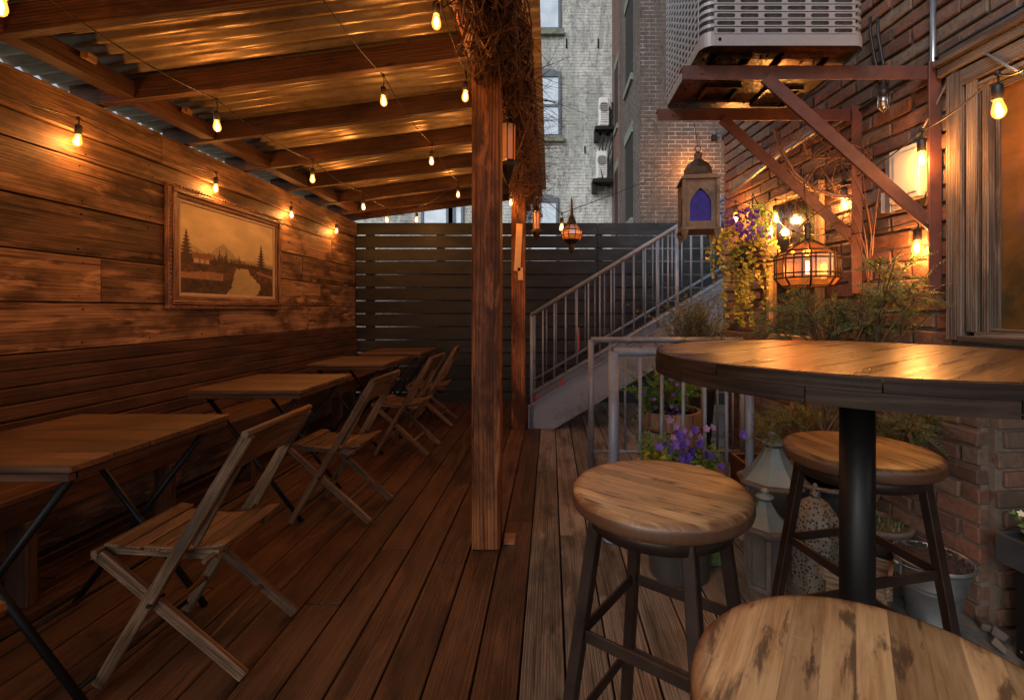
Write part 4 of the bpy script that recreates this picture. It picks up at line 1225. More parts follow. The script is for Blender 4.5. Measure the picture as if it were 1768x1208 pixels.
BY = 8.0
t = thing('brown_building', 'brown brick building corner rising behind the stairs', 'building', (1.6, BY, 0))
bx = (1105 - CX) / F * BY
m = MB(); m.span(bx, 9, BY, BY + 9, -.1, 13, .5); m.build('wall', M_brownb, t)
m = MB(); m.span(bx - .018, bx - .001, 10.25, 11.48, -.1, 13, .5); m.build('red_side_bay', M_redb, t)
for (ya, yb, za, zb_) in ((8.7, 9.5, 2.9, 4.5), (8.7, 9.5, 5.6, 7.2), (8.7, 9.5, .6, 2.0), (10.5, 11.0, 5.4, 6.8), (10.5, 11.0, 3.0, 4.4)):
    g = MB(); g.span(bx - .022 if ya > 10 else bx - .006, bx + .05, ya, yb, za, zb_, .5); w_ = g.build('window', M_dark, t)
    f = MB(); f.span(bx - .05, bx - .0195 if ya > 10 else bx - .0015, ya - .05, yb + .05, za - .12, za - .001, .5); f.build('sill', M_sill, w_)
    f = MB(); f.span(bx - .03, bx - .0195 if ya > 10 else bx - .0015, ya - .04, yb + .04, zb_ + .001, zb_ + .2, .5); f.build('lintel', M_sill, w_)
m = MB(); xp = (1257 - CX) / F * BY; m.tube([V((xp, BY - .05, 0)), V((xp, BY - .05, 4.2))], .04, 8); m.build('downpipe', M_white, t)
for px_, py_ in ((1233, 238), (1252, 236)):
    m = MB(); m.box(at(px_, py_, BY - .03), (.09, .05, .09), None, .5); m.build('wall_fixing', M_black, t)

# ------------------------------------------------------------------ stairs
SY0, SY1 = 4.575, 5.36
t = thing('steel_stairs', 'grey steel staircase with round handrails climbing to the right', 'stairs', (-.217, SY0, 0))
sl_ = .595
def sxz(x, dz=0): return (x + .217) * sl_ + dz          # top edge of the stringer starts at z=.22
L1 = 2.25
for y in (SY0, SY1):
    m = MB()
    # sloped plate: polygon in XZ
    z0t = .222
    poly = [(-.217, 0), (.03, 0), (L1, (L1 - .03) * sl_), (L1, sxz(L1) + z0t), (-.217, z0t)]
    n = len(m.v)
    for yy in (y, y + .008):
        for p in poly: m.v.append(V((p[0], yy, p[1])))
    m.face([n + k for k in range(5)], None, .5); m.face([n + 5 + k for k in range(5)][::-1], None, .5)
    for k in range(5): m.face((n + k, n + 5 + k, n + 5 + (k + 1) % 5, n + (k + 1) % 5), None, .5)
    m.bar((-.217, y - .016, z0t), (L1, y - .016, sxz(L1) + z0t), .009, .045, V((0, 0, 1)), .5)
    m.bar((.03, y - .016, .006), (L1, y - .016, (L1 - .03) * sl_ + .006), .009, .045, V((0, 0, 1)), .5)
    for k in range(12):
        x = -.05 + k * .19
        m.tube([(x, y - .008, sxz(x) + .11), (x, y + .0, sxz(x) + .11)], .012, 8)
    m.build('stringer', M_rail, t, bevel=.001)
for k in range(8):
    m = MB(); z = .175 * (k + 1); x = -.08 + k * .175 / sl_
    m.span(x - .02, x + .25, SY0 + .009, SY1 - .001, z - .03, z, .5); m.build('tread', M_rail, t, bevel=.002)
for y, off in ((SY0 - .016, 0), (SY1 + .01, .03)):
    hz = H - .05
    a = V((-.19, y, hz)); b = V((1.245, y, hz + 1.435 * sl_ * 1.02))
    c = V((L1, y, hz + (L1 + .19) * sl_ * 1.02))
    m = MB(); m.tube([a, b, c], .021, 12, .5); m.build('handrail', M_rail, t)
    m = MB(); zb2 = .335 if y < 5 else .36
    m.tube([V((-.19, y, zb2)), V((L1, y, zb2 + (L1 + .19) * sl_))], .016, 10, .5); m.build('bottom_rail', M_rail, t)
    for x in (-.185, 1.245):
        m = MB(); zl = .0 if x < 0 else sxz(x) + .0
        m.tube([V((x, y, zl)), V((x, y, hz + (x + .19) * sl_ * 1.02))], .021 if x > 0 else .016, 10, .5); m.build('newel_post', M_rail, t)
    x = -.185 + .112 + off
    while x < 2.2:
        if abs(x - 1.245) > .03:
            m = MB(); m.tube([V((x, y, zb2 + (x + .19) * sl_)), V((x, y, hz + (x + .19) * sl_ * 1.02 - .01))], .0085, 8, .5); m.build('baluster', M_rail, t)
        x += .112
m = MB()
for px_, py_ in ((969, 660), (926, 688)): m.box(at(px_, py_, SY0 + .1), (.045, .01, .06), Euler((0, .2, 0)).to_matrix(), .5)
m.box(at(999, 585, SY1 - .1), (.018, .01, .26), None, .5)
m.build('red_tape_mark', M_red, t)

# ------------------------------------------------------------------ guard rails
def guard(Y, xl, xr, zb_, label, flange):
    t = thing('guard_rail', label, 'railing', (xl, Y, 0), 'low grey guard rails round the planters')
    m = MB(); m.tube([(xl, Y, .955), (xr, Y, .955)], .0215, 12, .5); m.build('top_rail', M_rail, t)
    m = MB(); m.tube([(xl, Y, zb_), (xr, Y, zb_)], .014, 10, .5); m.build('bottom_rail', M_rail, t)
    for x in (xl, xr):
        m = MB(); m.tube([(x, Y, 0), (x, Y, .955)], .027 if flange and x == xl else .021, 12, .5); m.build('post', M_rail, t)
        m = MB(); m.lathe([(.058, .0), (.058, .010), (.034, .014), (.034, .03)], (x, Y, .001), 20, capb=True)
        for k in range(4): m.tube([(x + .046 * math.cos(k * 1.57 + .6), Y + .046 * math.sin(k * 1.57 + .6), .010), (x + .046 * math.cos(k * 1.57 + .6), Y + .046 * math.sin(k * 1.57 + .6), .016)], .006, 6)
        m.build('flange', M_rail, t)
    x = xl + .135
    while x < xr - .05:
        m = MB(); m.tube([(x, Y, zb_), (x, Y, .945)], .0095 if flange else .0085, 8, .5); m.build('baluster', M_rail, t)
        x += .1105
guard(2.37, .325, 1.02, .12, 'nearer low grey guard rail, left post on a round floor flange', True)
guard(3.33, .293, 1.38, .155, 'farther low grey guard rail, standing behind the barrel planter', False)

# ------------------------------------------------------------------ bar table and stools
t = thing('bar_table', 'tall round dark wooden bar table on a black steel column', 'table', (.722, 1.09, 0))
c = V((.722, 1.09, 0)); r = .457
m = MB(); m.lathe([(r - .004, 1.055), (r, 1.058), (r, 1.066), (r - .004, 1.07)], c, 96); m.build('table_top', M_bartop, t)
m = MB()
for (z0_, z1_, rr_, nseg, ph) in ((1.046, 1.0545, r + .0, 1, 0),):
    pass
for (z0_, z1_, ro, ph) in ((1.0465, 1.0685, r + .004, .2), (1.020, 1.046, r + .006, .55)):
    ns = 11
    for k in range(ns):
        a0 = 2 * math.pi * k / ns + ph; a1 = 2 * math.pi * (k + 1) / ns + ph - .004
        val = rng.random(); st = 9
        for q in range(st):
            t0 = a0 + (a1 - a0) * q / st; t1 = a0 + (a1 - a0) * (q + 1) / st
            ri = ro - (.0045 if z1_ > 1.05 else .03)
            def pp(rad, tt, z_): return c + V((rad * math.cos(tt), rad * math.sin(tt), z_))
            u0 = t0 * ro; u1 = t1 * ro
            m.quadpts([pp(ro, t0, z0_), pp(ro, t1, z0_), pp(ro, t1, z1_), pp(ro, t0, z1_)], val, [(u0, 0), (u1, 0), (u1, .025), (u0, .025)], True)
            m.quadpts([pp(ro, t0, z1_), pp(ro, t1, z1_), pp(ri, t1, z1_), pp(ri, t0, z1_)], val, [(u0, 0), (u1, 0), (u1, .025), (u0, .025)])
            m.quadpts([pp(ro, t1, z0_), pp(ro, t0, z0_), pp(ri, t0, z0_), pp(ri, t1, z0_)], val, [(u0, 0), (u1, 0), (u1, .025), (u0, .025)])
m.build('edge_band', M_baredge, t)
m = MB(); m.lathe([(r - .03, 1.02), (r - .03, 1.0545)], c, 64); m.build('underframe', M_baredge, t)
m = MB(); m.tube([c + V((0, 0, .02)), c + V((0, 0, 1.019))], .0365, 24, .5); m.lathe([(.11, 1.008), (.11, 1.0185)], c, 24); m.build('column', M_black, t)
m = MB(); m.lathe([(.22, 0.001), (.22, .010), (.20, .018), (.05, .03), (.037, .05)], c, 40); m.build('base', M_black, t)

def build_stool():
    t = thing('bar_stool', 'x', 'stool', (0, 0, 0), 'round backless bar stools')
    m = MB()
    R0 = .193
    prof = [(.170, .742), (.184, .744), (.191, .749), (R0, .756), (R0, .767), (.1915, .775), (.187, .780), (.180, .782), (.12, .7805), (.05, .779), (.001, .7788)]
    m.lathe(prof, n=72, capb=True, capt=True); m.build('seat', M_seat, t, local=True)
    m = MB(); m.lathe([(.150, .708), (.156, .708), (.156, .7415), (.150, .7415)], n=48, capb=False, capt=False); m.build('apron_ring', M_iron, t, local=True)
    cor = [(-1, -1), (1, -1), (1, 1), (-1, 1)]
    def lp(sx_, sy, z):
        h = .100 + (.735 - z) / .735 * .078
        return V((sx_ * h, sy * h, z))
    for sx_, sy in cor:
        m = MB(); m.bar(lp(sx_, sy, 0.0), lp(sx_, sy, .732), .026, .026, V((1, 0, 0)), .5); m.build('leg', M_iron, t, bevel=.002)
    for z in (.48, .27):
        m = MB()
        for k in range(4):
            a = lp(*cor[k], z); b = lp(*cor[(k + 1) % 4], z)
            d = (b - a).normalized() * .0135
            m.bar(a + d, b - d, .026, .008, V((0, 0, 1)), .5)
        m.build('footrest', M_iron, t, bevel=.0015)
    return t
sp = build_stool()
for i, (x, y, a, lb) in enumerate(((.242, 1.02, 54, 'round wooden bar stool standing alone left of the bar table column'),
                                   (.872, 1.31, 12, 'bar stool behind the bar table column, partly hidden by it'),
                                   (.337, .448, -33, 'closest bar stool, only its big striped round seat in view at the bottom'))):
    o = sp if i == 0 else copy_tree(sp)
    o.location = (x, y, 0); o.rotation_euler = (0, 0, R(a)); o['label'] = lb

# ------------------------------------------------------------------ hanging lanterns
c = at(1205, 345, 2.24)
t = thing('hanging_lantern', 'square sand coloured lantern with arched blue glass hanging under the bracket', 'lantern', c)
bw = .145; bh_ = .225
zb0 = c.z - .145; zt0 = zb0 + bh_
Rl = Euler((0, 0, R(-8))).to_matrix()
def LB(mb, off, size, val=.5): mb.box(c + Rl @ V(off), size, Rl, val)
m = MB()
h2 = bw / 2; zc = (zb0 + zt0) / 2 - c.z
# four walls, each with an ogee opening: build wall as strips around the arch
def arch_wall(mb, rotz):
    Rm = Rl @ Euler((0, 0, rotz)).to_matrix()
    W2 = h2; ow = .048; n = 10
    # opening half-width as function of height fraction
    z_lo, z_sp, z_top = zb0 + .03, zb0 + .115, zb0 + .185
    def hw(z):
        if z < z_lo or z > z_top: return 0
        if z <= z_sp: return ow
        u = (z - z_sp) / (z_top - z_sp); return ow * max(0, (1 - u ** 1.6)) if u > .35 else ow * (1 - u ** 1.6)
    zs = [zb0, z_lo, z_lo + .0001] + [z_lo + (z_sp - z_lo) * k / 3 for k in range(1, 4)] + [z_sp + (z_top - z_sp) * k / n for k in range(1, n + 1)] + [zt0]
    for za, zb_ in zip(zs[:-1], zs[1:]):
        a, b = hw(za + 1e-6), hw(zb_ - 1e-6)
        if za == zb0: a = b = 0
        for s in (-1, 1):
            pts = [V((s * a, -h2, za)), V((s * W2, -h2, za)), V((s * W2, -h2, zb_)), V((s * b, -h2, zb_))]
            if s < 0: pts = pts[::-1]
            for d in (0, .006):
                q = [c + Rm @ (V((p.x, p.y + d, p.z - c.z))) for p in pts]
                mb.quadpts(q if d == 0 else q[::-1])
for k in range(4): arch_wall(m, k * math.pi / 2)
LB(m, (0, 0, zb0 - c.z - .006), (bw + .035, bw + .035, .012)); LB(m, (0, 0, zt0 - c.z + .006), (bw + .035, bw + .035, .012)); LB(m, (0, 0, zt0 - c.z + .018), (bw + .01, bw + .01, .011))
for sx_ in (-1, 1):
    for sy in (-1, 1):
        LB(m, (sx_ * (h2 + .004), sy * (h2 + .004), zc), (.016, .016, bh_ - .002), .5)
        m.box(c + Rl @ V((sx_ * (h2 - .0), sy * (h2 - .0), zb0 - c.z - .036)), (.034, .034, .046), Rl @ Euler((0, 0, 0)).to_matrix(), .5, taper=.25)
m.build('body', M_lantern, t, bevel=.0015)
m = MB()
LB(m, (0, 0, zc - .02), (bw - .02, bw - .02, bh_ - .06)); m.build('blue_glass', M_blueglass, t)
m = MB(); m.lathe([(.066, 0), (.070, .012), (.066, .04), (.05, .066), (.026, .084), (.018, .09), (.020, .118), (.012, .125), (.004, .13)], V((c.x, c.y, zt0 + .0235)), 10, smooth=False)
m.tube([V((c.x + .014 * math.cos(a * .7), c.y, zt0 + .165 + .014 * math.sin(a * .7))) for a in range(10)], .0025, 5)
m.build('dome', M_dome, t)
m = MB(); m.tube([V((c.x, c.y, zt0 + .175)), V((c.x, 2.30, H + .93))], .0015, 5); m.build('hanging_cord', M_rubber, t)

c = at(987, 400, 3.6)
t = thing('pendant_lantern', 'small bulbous amber glass pendant hanging in front of the dark fence', 'lantern', c)
m = MB(); m.lathe([(.008, .245), (.010, .17), (.016, .12), (.028, .10), (.040, .066), (.048, .05)], c, 10, smooth=False); m.tube([c + V((0, 0, .24)), c + V((0, .0, .26))], .004, 6); m.build('cap', M_blackbrass, t)
m = MB(); m.lathe([(.048, .05), (.078, .01), (.080, -.03), (.062, -.065)], c, 10, smooth=False, capb=False, capt=False); m.build('amber_glass', M_amber, t)
m = MB()
for k in range(10):
    a = 2 * math.pi * k / 10
    m.tube([c + V((q[0] * math.cos(a), q[0] * math.sin(a), q[1])) for q in ((.049, .052), (.080, .01), (.082, -.03), (.064, -.067))], .003, 5)
for (rr_, zz) in ((.049, .051), (.081, .008), (.083, -.03)):
    m.tube([c + V((rr_ * math.cos(2 * math.pi * k / 20), rr_ * math.sin(2 * math.pi * k / 20), zz)) for k in range(21)], .003, 5)
m.lathe([(.008, -.17), (.018, -.15), (.03, -.10), (.062, -.066), (.064, -.06)], c, 10, smooth=False); m.build('metalwork', M_blackbrass, t)
m = MB(); m.tube([c + V((0, 0, .258)), V((c.x - .20, c.y, H + 1.52))], .0012, 4); m.build('hanging_cord', M_rubber, t)

def tube_lantern(c, s, name, label, zhook):
    t = thing(name, label, 'lantern', c)
    m = MB(); m.lathe([(.006 * s, .23 * s), (.012 * s, .20 * s), (.022 * s, .15 * s), (.040 * s, .10 * s), (.048 * s, .085 * s)], c, 8, smooth=False); m.build('cap', M_blackbrass, t)
    m = MB(); m.lathe([(.040 * s, -.115 * s), (.043 * s, .085 * s)], c, 8, smooth=False, capb=False, capt=False); m.build('amber_glass', M_amber, t)
    m = MB()
    for k in range(8):
        a = 2 * math.pi * k / 8; m.tube([c + V((.046 * s * math.cos(a), .046 * s * math.sin(a), -.115 * s)), c + V((.048 * s * math.cos(a), .048 * s * math.sin(a), .088 * s))], .0035 * s, 5)
    m.lathe([(.004 * s, -.25 * s), (.012 * s, -.235 * s), (.036 * s, -.19 * s), (.056 * s, -.15 * s), (.056 * s, -.13 * s), (.048 * s, -.115 * s)], c, 8, smooth=False)
    m.build('metalwork', M_blackbrass, t)
    m = MB(); m.tube([c + V((0, 0, .23 * s)), V((c.x, c.y, zhook))], .0018, 5); m.build('chain', M_blackbrass, t)
    return t
tube_lantern(at(877, 243, 2.62), 1.0, 'tube_lantern', 'larger amber glass tube lantern hanging from the vine behind the front post', H + 1.3)
tube_lantern(at(926, 378, 4.4), .85, 'tube_lantern', 'smaller dim tube lantern hanging right of the rear post', H + 1.45)

# faceted glass lantern in front of the mirror
c = at(1394, 462, 2.25)
t = thing('faceted_lantern', 'wide faceted glass lantern with black ribs hanging before the mirror', 'lantern', c)
rad = .142
m = MB(); m.lathe([(rad - .03, -.088), (rad - .008, -.055), (rad, -.05), (rad, .055), (rad - .025, .075), (.03, .125)], c, 8, smooth=False, capb=False, capt=False, rot=R(22)); m.build('glass', M_amber, t)
m = MB()
def rg(rr_, zz, th=.0042):
    m.tube([c + V((rr_ * math.cos(2 * math.pi * k / 8 + R(22)), rr_ * math.sin(2 * math.pi * k / 8 + R(22)), zz)) for k in range(9)], th, 5)
for rr_, zz in ((rad - .028, -.09), (rad + .002, -.052), (rad + .002, -.03), (rad + .002, .04), (rad + .002, .057), (rad - .022, .078)): rg(rr_, zz)
for k in range(8):
    a = 2 * math.pi * k / 8 + R(22); b = 2 * math.pi * (k + 1) / 8 + R(22)
    pa = V((math.cos(a), math.sin(a), 0)); pb = V((math.cos(b), math.sin(b), 0))
    m.tube([c + pa * (rad - .028) + V((0, 0, -.09)), c + pa * (rad + .002) + V((0, 0, -.052)), c + pa * (rad + .002) + V((0, 0, .057)), c + pa * (rad - .022) + V((0, 0, .078))], .005, 5)
    if k % 2 == 0:
        for q in (.33, .66):
            p = pa.lerp(pb, q) * (rad + .003); m.tube([c + p + V((0, 0, -.052)), c + p + V((0, 0, .057))], .0035, 5)
    else:
        for q in (.2, .8):
            p = pa.lerp(pb, q) * (rad + .003); m.tube([c + p + V((0, 0, -.052)), c + p + V((0, 0, .057))], .003, 5)
rg(.032, .125); m.lathe([(.010, .215), (.016, .205), (.014, .14), (.032, .126)], c, 8, smooth=False)
for k in range(8):
    a = 2 * math.pi * k / 8 + R(22); m.tube([c + V((.03 * math.cos(a), .03 * math.sin(a), .127)), c + V(((rad - .022) * math.cos(a), (rad - .022) * math.sin(a), .078))], .004, 5)
m.build('metalwork', M_blackbrass, t)
m = MB(); m.lathe([(.001, -.09), (rad - .03, -.089)], c, 8, smooth=False, rot=R(22)); m.build('glass_floor', M_amber, t)
m = MB(); m.tube([c + V((0, 0, .21)), V((c.x, 2.287, H + .70))], .0016, 5); m.build('hanging_cord', M_rubber, t)
li = bpy.data.lights.new('lantern_light', 'POINT'); li.energy = .5; li.color = BULB_C; li.shadow_soft_size = .03
lo = bpy.data.objects.new('lantern_light', li); COL.objects.link(lo); lo.parent = t; lo.location = (0, 0, .0)
m = MB(); m.tube([c + V((0, 0, -.03)), c + V((0, 0, .03))], .008, 8); m.build('candle_bulb', M_fil, t)

# ------------------------------------------------------------------ floor lanterns, pots, bucket
def floor_lantern(x, y, s, n, label, rw, zt_e, ztop, body_r, m_roof=M_teal, rot=0.0):
    c = V((x, y, 0)); t = thing('floor_lantern', label, 'lantern', c, 'lanterns standing on the floor by the brick wall')
    m = MB(); zr = ztop - zt_e
    m.lathe([(rw * .93, zt_e), (rw * .80, zt_e + zr * .10), (rw * .55, zt_e + zr * .30), (rw * .34, zt_e + zr * .52), (rw * .24, zt_e + zr * .68)], c, n, smooth=False, rot=rot); m.build('roof', m_roof, t)
    m = MB(); z_ = zt_e + zr * .68
    m.lathe([(rw * .18, z_), (rw * .22, z_ + .012), (rw * .34, z_ + zr * .07), (rw * .34, z_ + zr * .11), (rw * .15, z_ + zr * .17), (rw * .10, z_ + zr * .20), (rw * .18, z_ + zr * .25), (rw * .14, z_ + zr * .30), (.002, ztop)], c, 12); m.build('finial', M_teal, t)
    m = MB(); m.lathe([(body_r * .9, zt_e - .035), (rw * 1.0, zt_e - .022), (rw * 1.04, zt_e - .008), (rw * .98, zt_e + .004), (rw * .9, zt_e + .006)], c, n, smooth=False, rot=rot); m.build('eaves', M_lanw, t)
    m = MB()
    for k in range(n):
        a = 2 * math.pi * k / n + rot
        p = V((body_r * math.cos(a), body_r * math.sin(a), 0)); m.bar(c + p + V((0, 0, .022)), c + p + V((0, 0, zt_e - .034)), .02, .02, p, .5)
    m.lathe([(body_r * 1.12, 0), (body_r * 1.12, .012), (body_r * 1.02, .022)], c, n, smooth=False, rot=rot)
    m.build('frame', M_lanw, t, bevel=.002)
    m = MB(); m.lathe([(body_r * .93, .022), (body_r * .93, zt_e - .036)], c, n, smooth=False, rot=rot); m.build('glass', plain('smoky_lantern_glass', (.10, .095, .085), .25, 0, .3, 6, .05), t)
floor_lantern(1.107, 2.30, 1, 8, 'taller floor lantern with pale teal pagoda roof behind the bar stools', .168, .335, .567, .115, rot=R(10))
floor_lantern(.912, 1.97, 1, 6, 'shorter floor lantern with pale teal roof in front of the taller one', .108, .262, .412, .076, rot=R(15))
c = V((1.135, 1.985, 0)); t = thing('pierced_lantern', 'cream pierced metal lantern on the floor between stool leg and table column', 'lantern', c)
m = MB(); m.lathe([(.112, .235), (.108, .25), (.09, .30), (.055, .345), (.02, .37)], c, 8, smooth=False); m.build('roof', M_perf, t)
m = MB(); m.lathe([(.014, .368), (.02, .378), (.02, .39), (.006, .41), (.012, .42), (.003, .43)], c, 10); m.build('finial', M_perf, t)
m = MB(); m.lathe([(.100, .0), (.100, .195), (.112, .20), (.112, .234)], c, 8, smooth=False); m.build('body', M_perf, t)
c = V((1.34, 2.27, 0)); t = thing('garden_urn', 'dark pewter footed urn behind the pierced lantern', 'urn', c)
m = MB(); m.lathe([(.10, 0), (.10, .03), (.05, .06), (.045, .12), (.09, .16), (.15, .22), (.165, .30), (.175, .33), (.185, .335), (.185, .35), (.15, .35), (.14, .32)], c, 28); m.build('bowl', M_urn, t)
m = MB(); m.lathe([(.001, .325), (.148, .325)], c, 20); m.build('soil', M_soil, t)
# wooden crate, corner towards the camera
c = V((1.225, 1.845, 0)); t = thing('open_crate', 'small open tan wooden crate beside the galvanised bucket', 'crate', c)
Rk = Euler((0, 0, R(50))).to_matrix()
m = MB()
for k in range(4):
    Rm = Rk @ Euler((0, 0, k * math.pi / 2)).to_matrix()
    m.box(c + Rm @ V((0, -.105, .135)), (.236, .014, .05), Rm, None)
m.build('rim', M_crate, t, bevel=.002)
m = MB()
for k in range(4):
    Rm = Rk @ Euler((0, 0, k * math.pi / 2)).to_matrix()
    m.box(c + Rm @ V((0, -.096, .06)), (.19, .010, .12), Rm, None)
m.box(c + V((0, 0, .008)), (.19, .19, .01), Rk, .3)
m.build('panel', M_crate, t, bevel=.002)
# galvanised bucket
c = V((1.452, 1.765, 0)); t = thing('galvanised_bucket', 'dented galvanised bucket full of dark soil by the brick wall', 'bucket', c)
m = MB(); prof = [(.076, .0), (.079, .004), (.079, .012), (.077, .018), (.095, .10), (.100, .124), (.103, .127), (.101, .132), (.1035, .139), (.106, .142), (.1045, .147), (.123, .222), (.128, .226), (.129, .231), (.126, .235), (.122, .230), (.100, .15)]
m.lathe(prof, c, 40, capt=False); m.build('body', M_galv, t)
m = MB(); 
for s in (-1, 1): m.lathe([(.001, -.006), (.012, -.006), (.012, .006), (.001, .006)], c + V((s * .132, 0, .212)), 10); m.box(c + V((s * .128, 0, .20)), (.008, .03, .05), None, .5)
m.tube([c + V((.135 * math.cos(a), -.135 * math.sin(a) * .95, .214 + .012 * math.sin(a))) for a in [math.pi * k / 16 for k in range(17)]], .0028, 6)
m.build('handle', M_galv, t)
m = MB(); m.lathe([(.123, .212), (.09, .226), (.04, .232), (.001, .234)], c, 24, capb=False)
for k in range(160):
    a = rng.uniform(0, 6.28); rr_ = .12 * math.sqrt(rng.random()); m.box(c + V((rr_ * math.cos(a), rr_ * math.sin(a), .228)), (.01, .008, .008), Euler((rng.random() * 3, rng.random() * 3, 0)).to_matrix(), None)
m.build('soil', M_soil, t)
# mossy pot behind the bucket
c = V((1.46, 2.06, 0)); t = thing('mossy_pot', 'shallow stone pot with dry moss behind the galvanised bucket', 'pot', c)
m = MB(); m.lathe([(.08, 0), (.12, .20), (.13, .21), (.13, .235), (.115, .235), (.11, .21)], c, 24); m.build('pot', M_lanw, t)
m = MB()
for k in range(220):
    a = rng.uniform(0, 6.28); rr_ = .11 * math.sqrt(rng.random()); m.leaf(c + V((rr_ * math.cos(a), rr_ * math.sin(a), .215)), (rng.uniform(-1, 1), rng.uniform(-1, 1), rng.uniform(.2, 1)), (0, 0, 1), .04, .006)
m.build('moss', M_sage, t)
m = MB(); m.box((.772, 2.15, .035), (.09, .06, .07), Euler((0, 0, .2)).to_matrix(), .5); o = m.build('mossy_brick', M_moss, bevel=.004); tag(o, 'little green mossy brick beside the flower pot', 'brick', org=(.772, 2.15, 0))
m = MB()
for k in range(7):
    m.box((1.58 + rng.uniform(-.05, .06), 1.42 + k * .045, .01 + rng.uniform(0, .01)), (.05, .04, .03), Euler((rng.random(), rng.random(), rng.random())).to_matrix(), None, jit=.006)
o = m.build('rubble', M_lanw, bevel=.003); tag(o, 'loose grey mortar rubble at the foot of the brick corner', 'rubble', org=(1.58, 1.5, 0)); o['kind'] = 'stuff'

# ------------------------------------------------------------------ plants
def sprig(mb, ms, p, d, L, leaf_l, leaf_w, n=14, flat=False, curl=.12, droop=.05):
    """a shoot with leaves on both sides"""
    p = V(p); d = V(d).normalized()
    side = d.cross(V((rng.uniform(-1, 1), rng.uniform(-1, 1), rng.uniform(-1, 1)))).normalized()
    pts = [p.copy()]
    for k in range(n):
        d = (d + V((rng.uniform(-1, 1), rng.uniform(-1, 1), rng.uniform(-1, 1))) * curl + V((0, 0, -droop))).normalized()
        p = p + d * L / n; pts.append(p.copy())
        f = 1 - .6 * k / n
        for s in (-1, 1):
            q = (d * .7 + side * s * rng.uniform(.5, 1.0) + (V((0, 0, 0)) if flat else V((rng.uniform(-.4, .4), rng.uniform(-.4, .4), rng.uniform(-.3, .4))))).normalized()
            mb.leaf(p, q, d.cross(side), leaf_l * f * rng.uniform(.7, 1.2), leaf_w * f, None)
    ms.tube(pts, [.0022 * (1 - .6 * k / n) for k in range(n + 1)], 3, None, cap=False)
def conifer(cpt, spread, hgt, nb, label, base, name='cedar_shrub'):
    t = thing(name, label, 'shrub', base)
    mf = MB(); ms = MB(); b = V(base); cpt = V(cpt)
    for i in range(nb):
        tip = cpt + V((rng.gauss(0, spread[0]), rng.gauss(0, spread[1]), rng.uniform(-hgt, hgt)))
        st = b.lerp(cpt, rng.uniform(.2, .9)); d = (tip - st)
        mid = st.lerp(tip, .5) + V((0, 0, .04))
        ms.tube([st, mid, tip], [.006, .004, .002], 5, None, cap=False)
        for k in range(5):
            q = rng.uniform(.45, 1.0); p = mid.lerp(tip, q * .9)
            sub = MB()
            # fan-shaped flat cedar spray
            dd = (d.normalized() + V((rng.uniform(-.9, .9), rng.uniform(-.9, .9), rng.uniform(-.9, .4)))).normalized()
            sprig(mf, ms, p, dd, rng.uniform(.08, .17), .024, .0055, 13, True, .14, .06)
            sd = dd.cross(V((0, 0, 1)))
            for s in (-1, 1): sprig(mf, ms, p + dd * .03, dd + sd * s * .9, rng.uniform(.04, .09), .015, .0045, 8, True, .14, .06)
    ms.build('stems', M_stem, t); mf.build('foliage', M_cedar, t)
    return t
conifer(at(1440, 535, 2.05), (.19, .10), .13, 36, 'feathery cedar shrub rising behind the bar table under the glass lantern', (1.24, 2.12, .36))
conifer(at(1535, 500, 1.95), (.10, .08), .14, 15, 'sparse browning cedar branches on the brick wall near the window', (1.36, 2.2, .36), 'cedar_branches')
conifer(at(1570, 745, 1.98), (.12, .08), .07, 26, 'low green juniper seen under the bar table beside the column', (1.40, 2.05, .24), 'juniper_shrub')
conifer(at(1390, 735, 2.35), (.12, .08), .07, 18, 'straggly dark conifer behind the taller floor lantern', (1.33, 2.27, .32), 'dwarf_conifer')
# planter box that the tall cedars grow from
t = thing('wooden_planter', 'dark wooden planter trough behind the lanterns holding the cedar shrubs', 'planter', (1.25, 2.5, 0))
m = MB(); m.span(1.05, 1.47, 2.48, 2.50, 0, .34, None); m.span(1.05, 1.47, 2.68, 2.70, 0, .34, None); m.span(1.05, 1.07, 2.501, 2.679, 0, .34, None); m.span(1.45, 1.47, 2.501, 2.679, 0, .34, None); m.build('box', M_bench, t, bevel=.003)
m = MB(); m.span(1.071, 1.449, 2.501, 2.679, .25, .31, .5); m.build('soil', M_soil, t)

# bare twigs on the wall by the brackets
m = MB()
for i in range(130):
    p = at(rng.uniform(1340, 1530), rng.uniform(240, 410), rng.uniform(2.2, 2.42))
    twig(m, p, (rng.uniform(-1, 1), rng.uniform(-.5, .5), rng.uniform(-.8, .8)), rng.uniform(.12, .4), rng.uniform(.0014, .0032), .35)
for i in range(10):
    a = at(rng.uniform(1490, 1510), rng.uniform(400, 520), 2.1); twig(m, a, (rng.uniform(-.3, .3), 0, 1), .4, .004, .2, seg=9)
o = m.build('climbing_twigs', M_twig); tag(o, 'bare climbing twigs tangled round the far bracket brace on the wall', 'vine', org=at(1430, 320, 2.3))

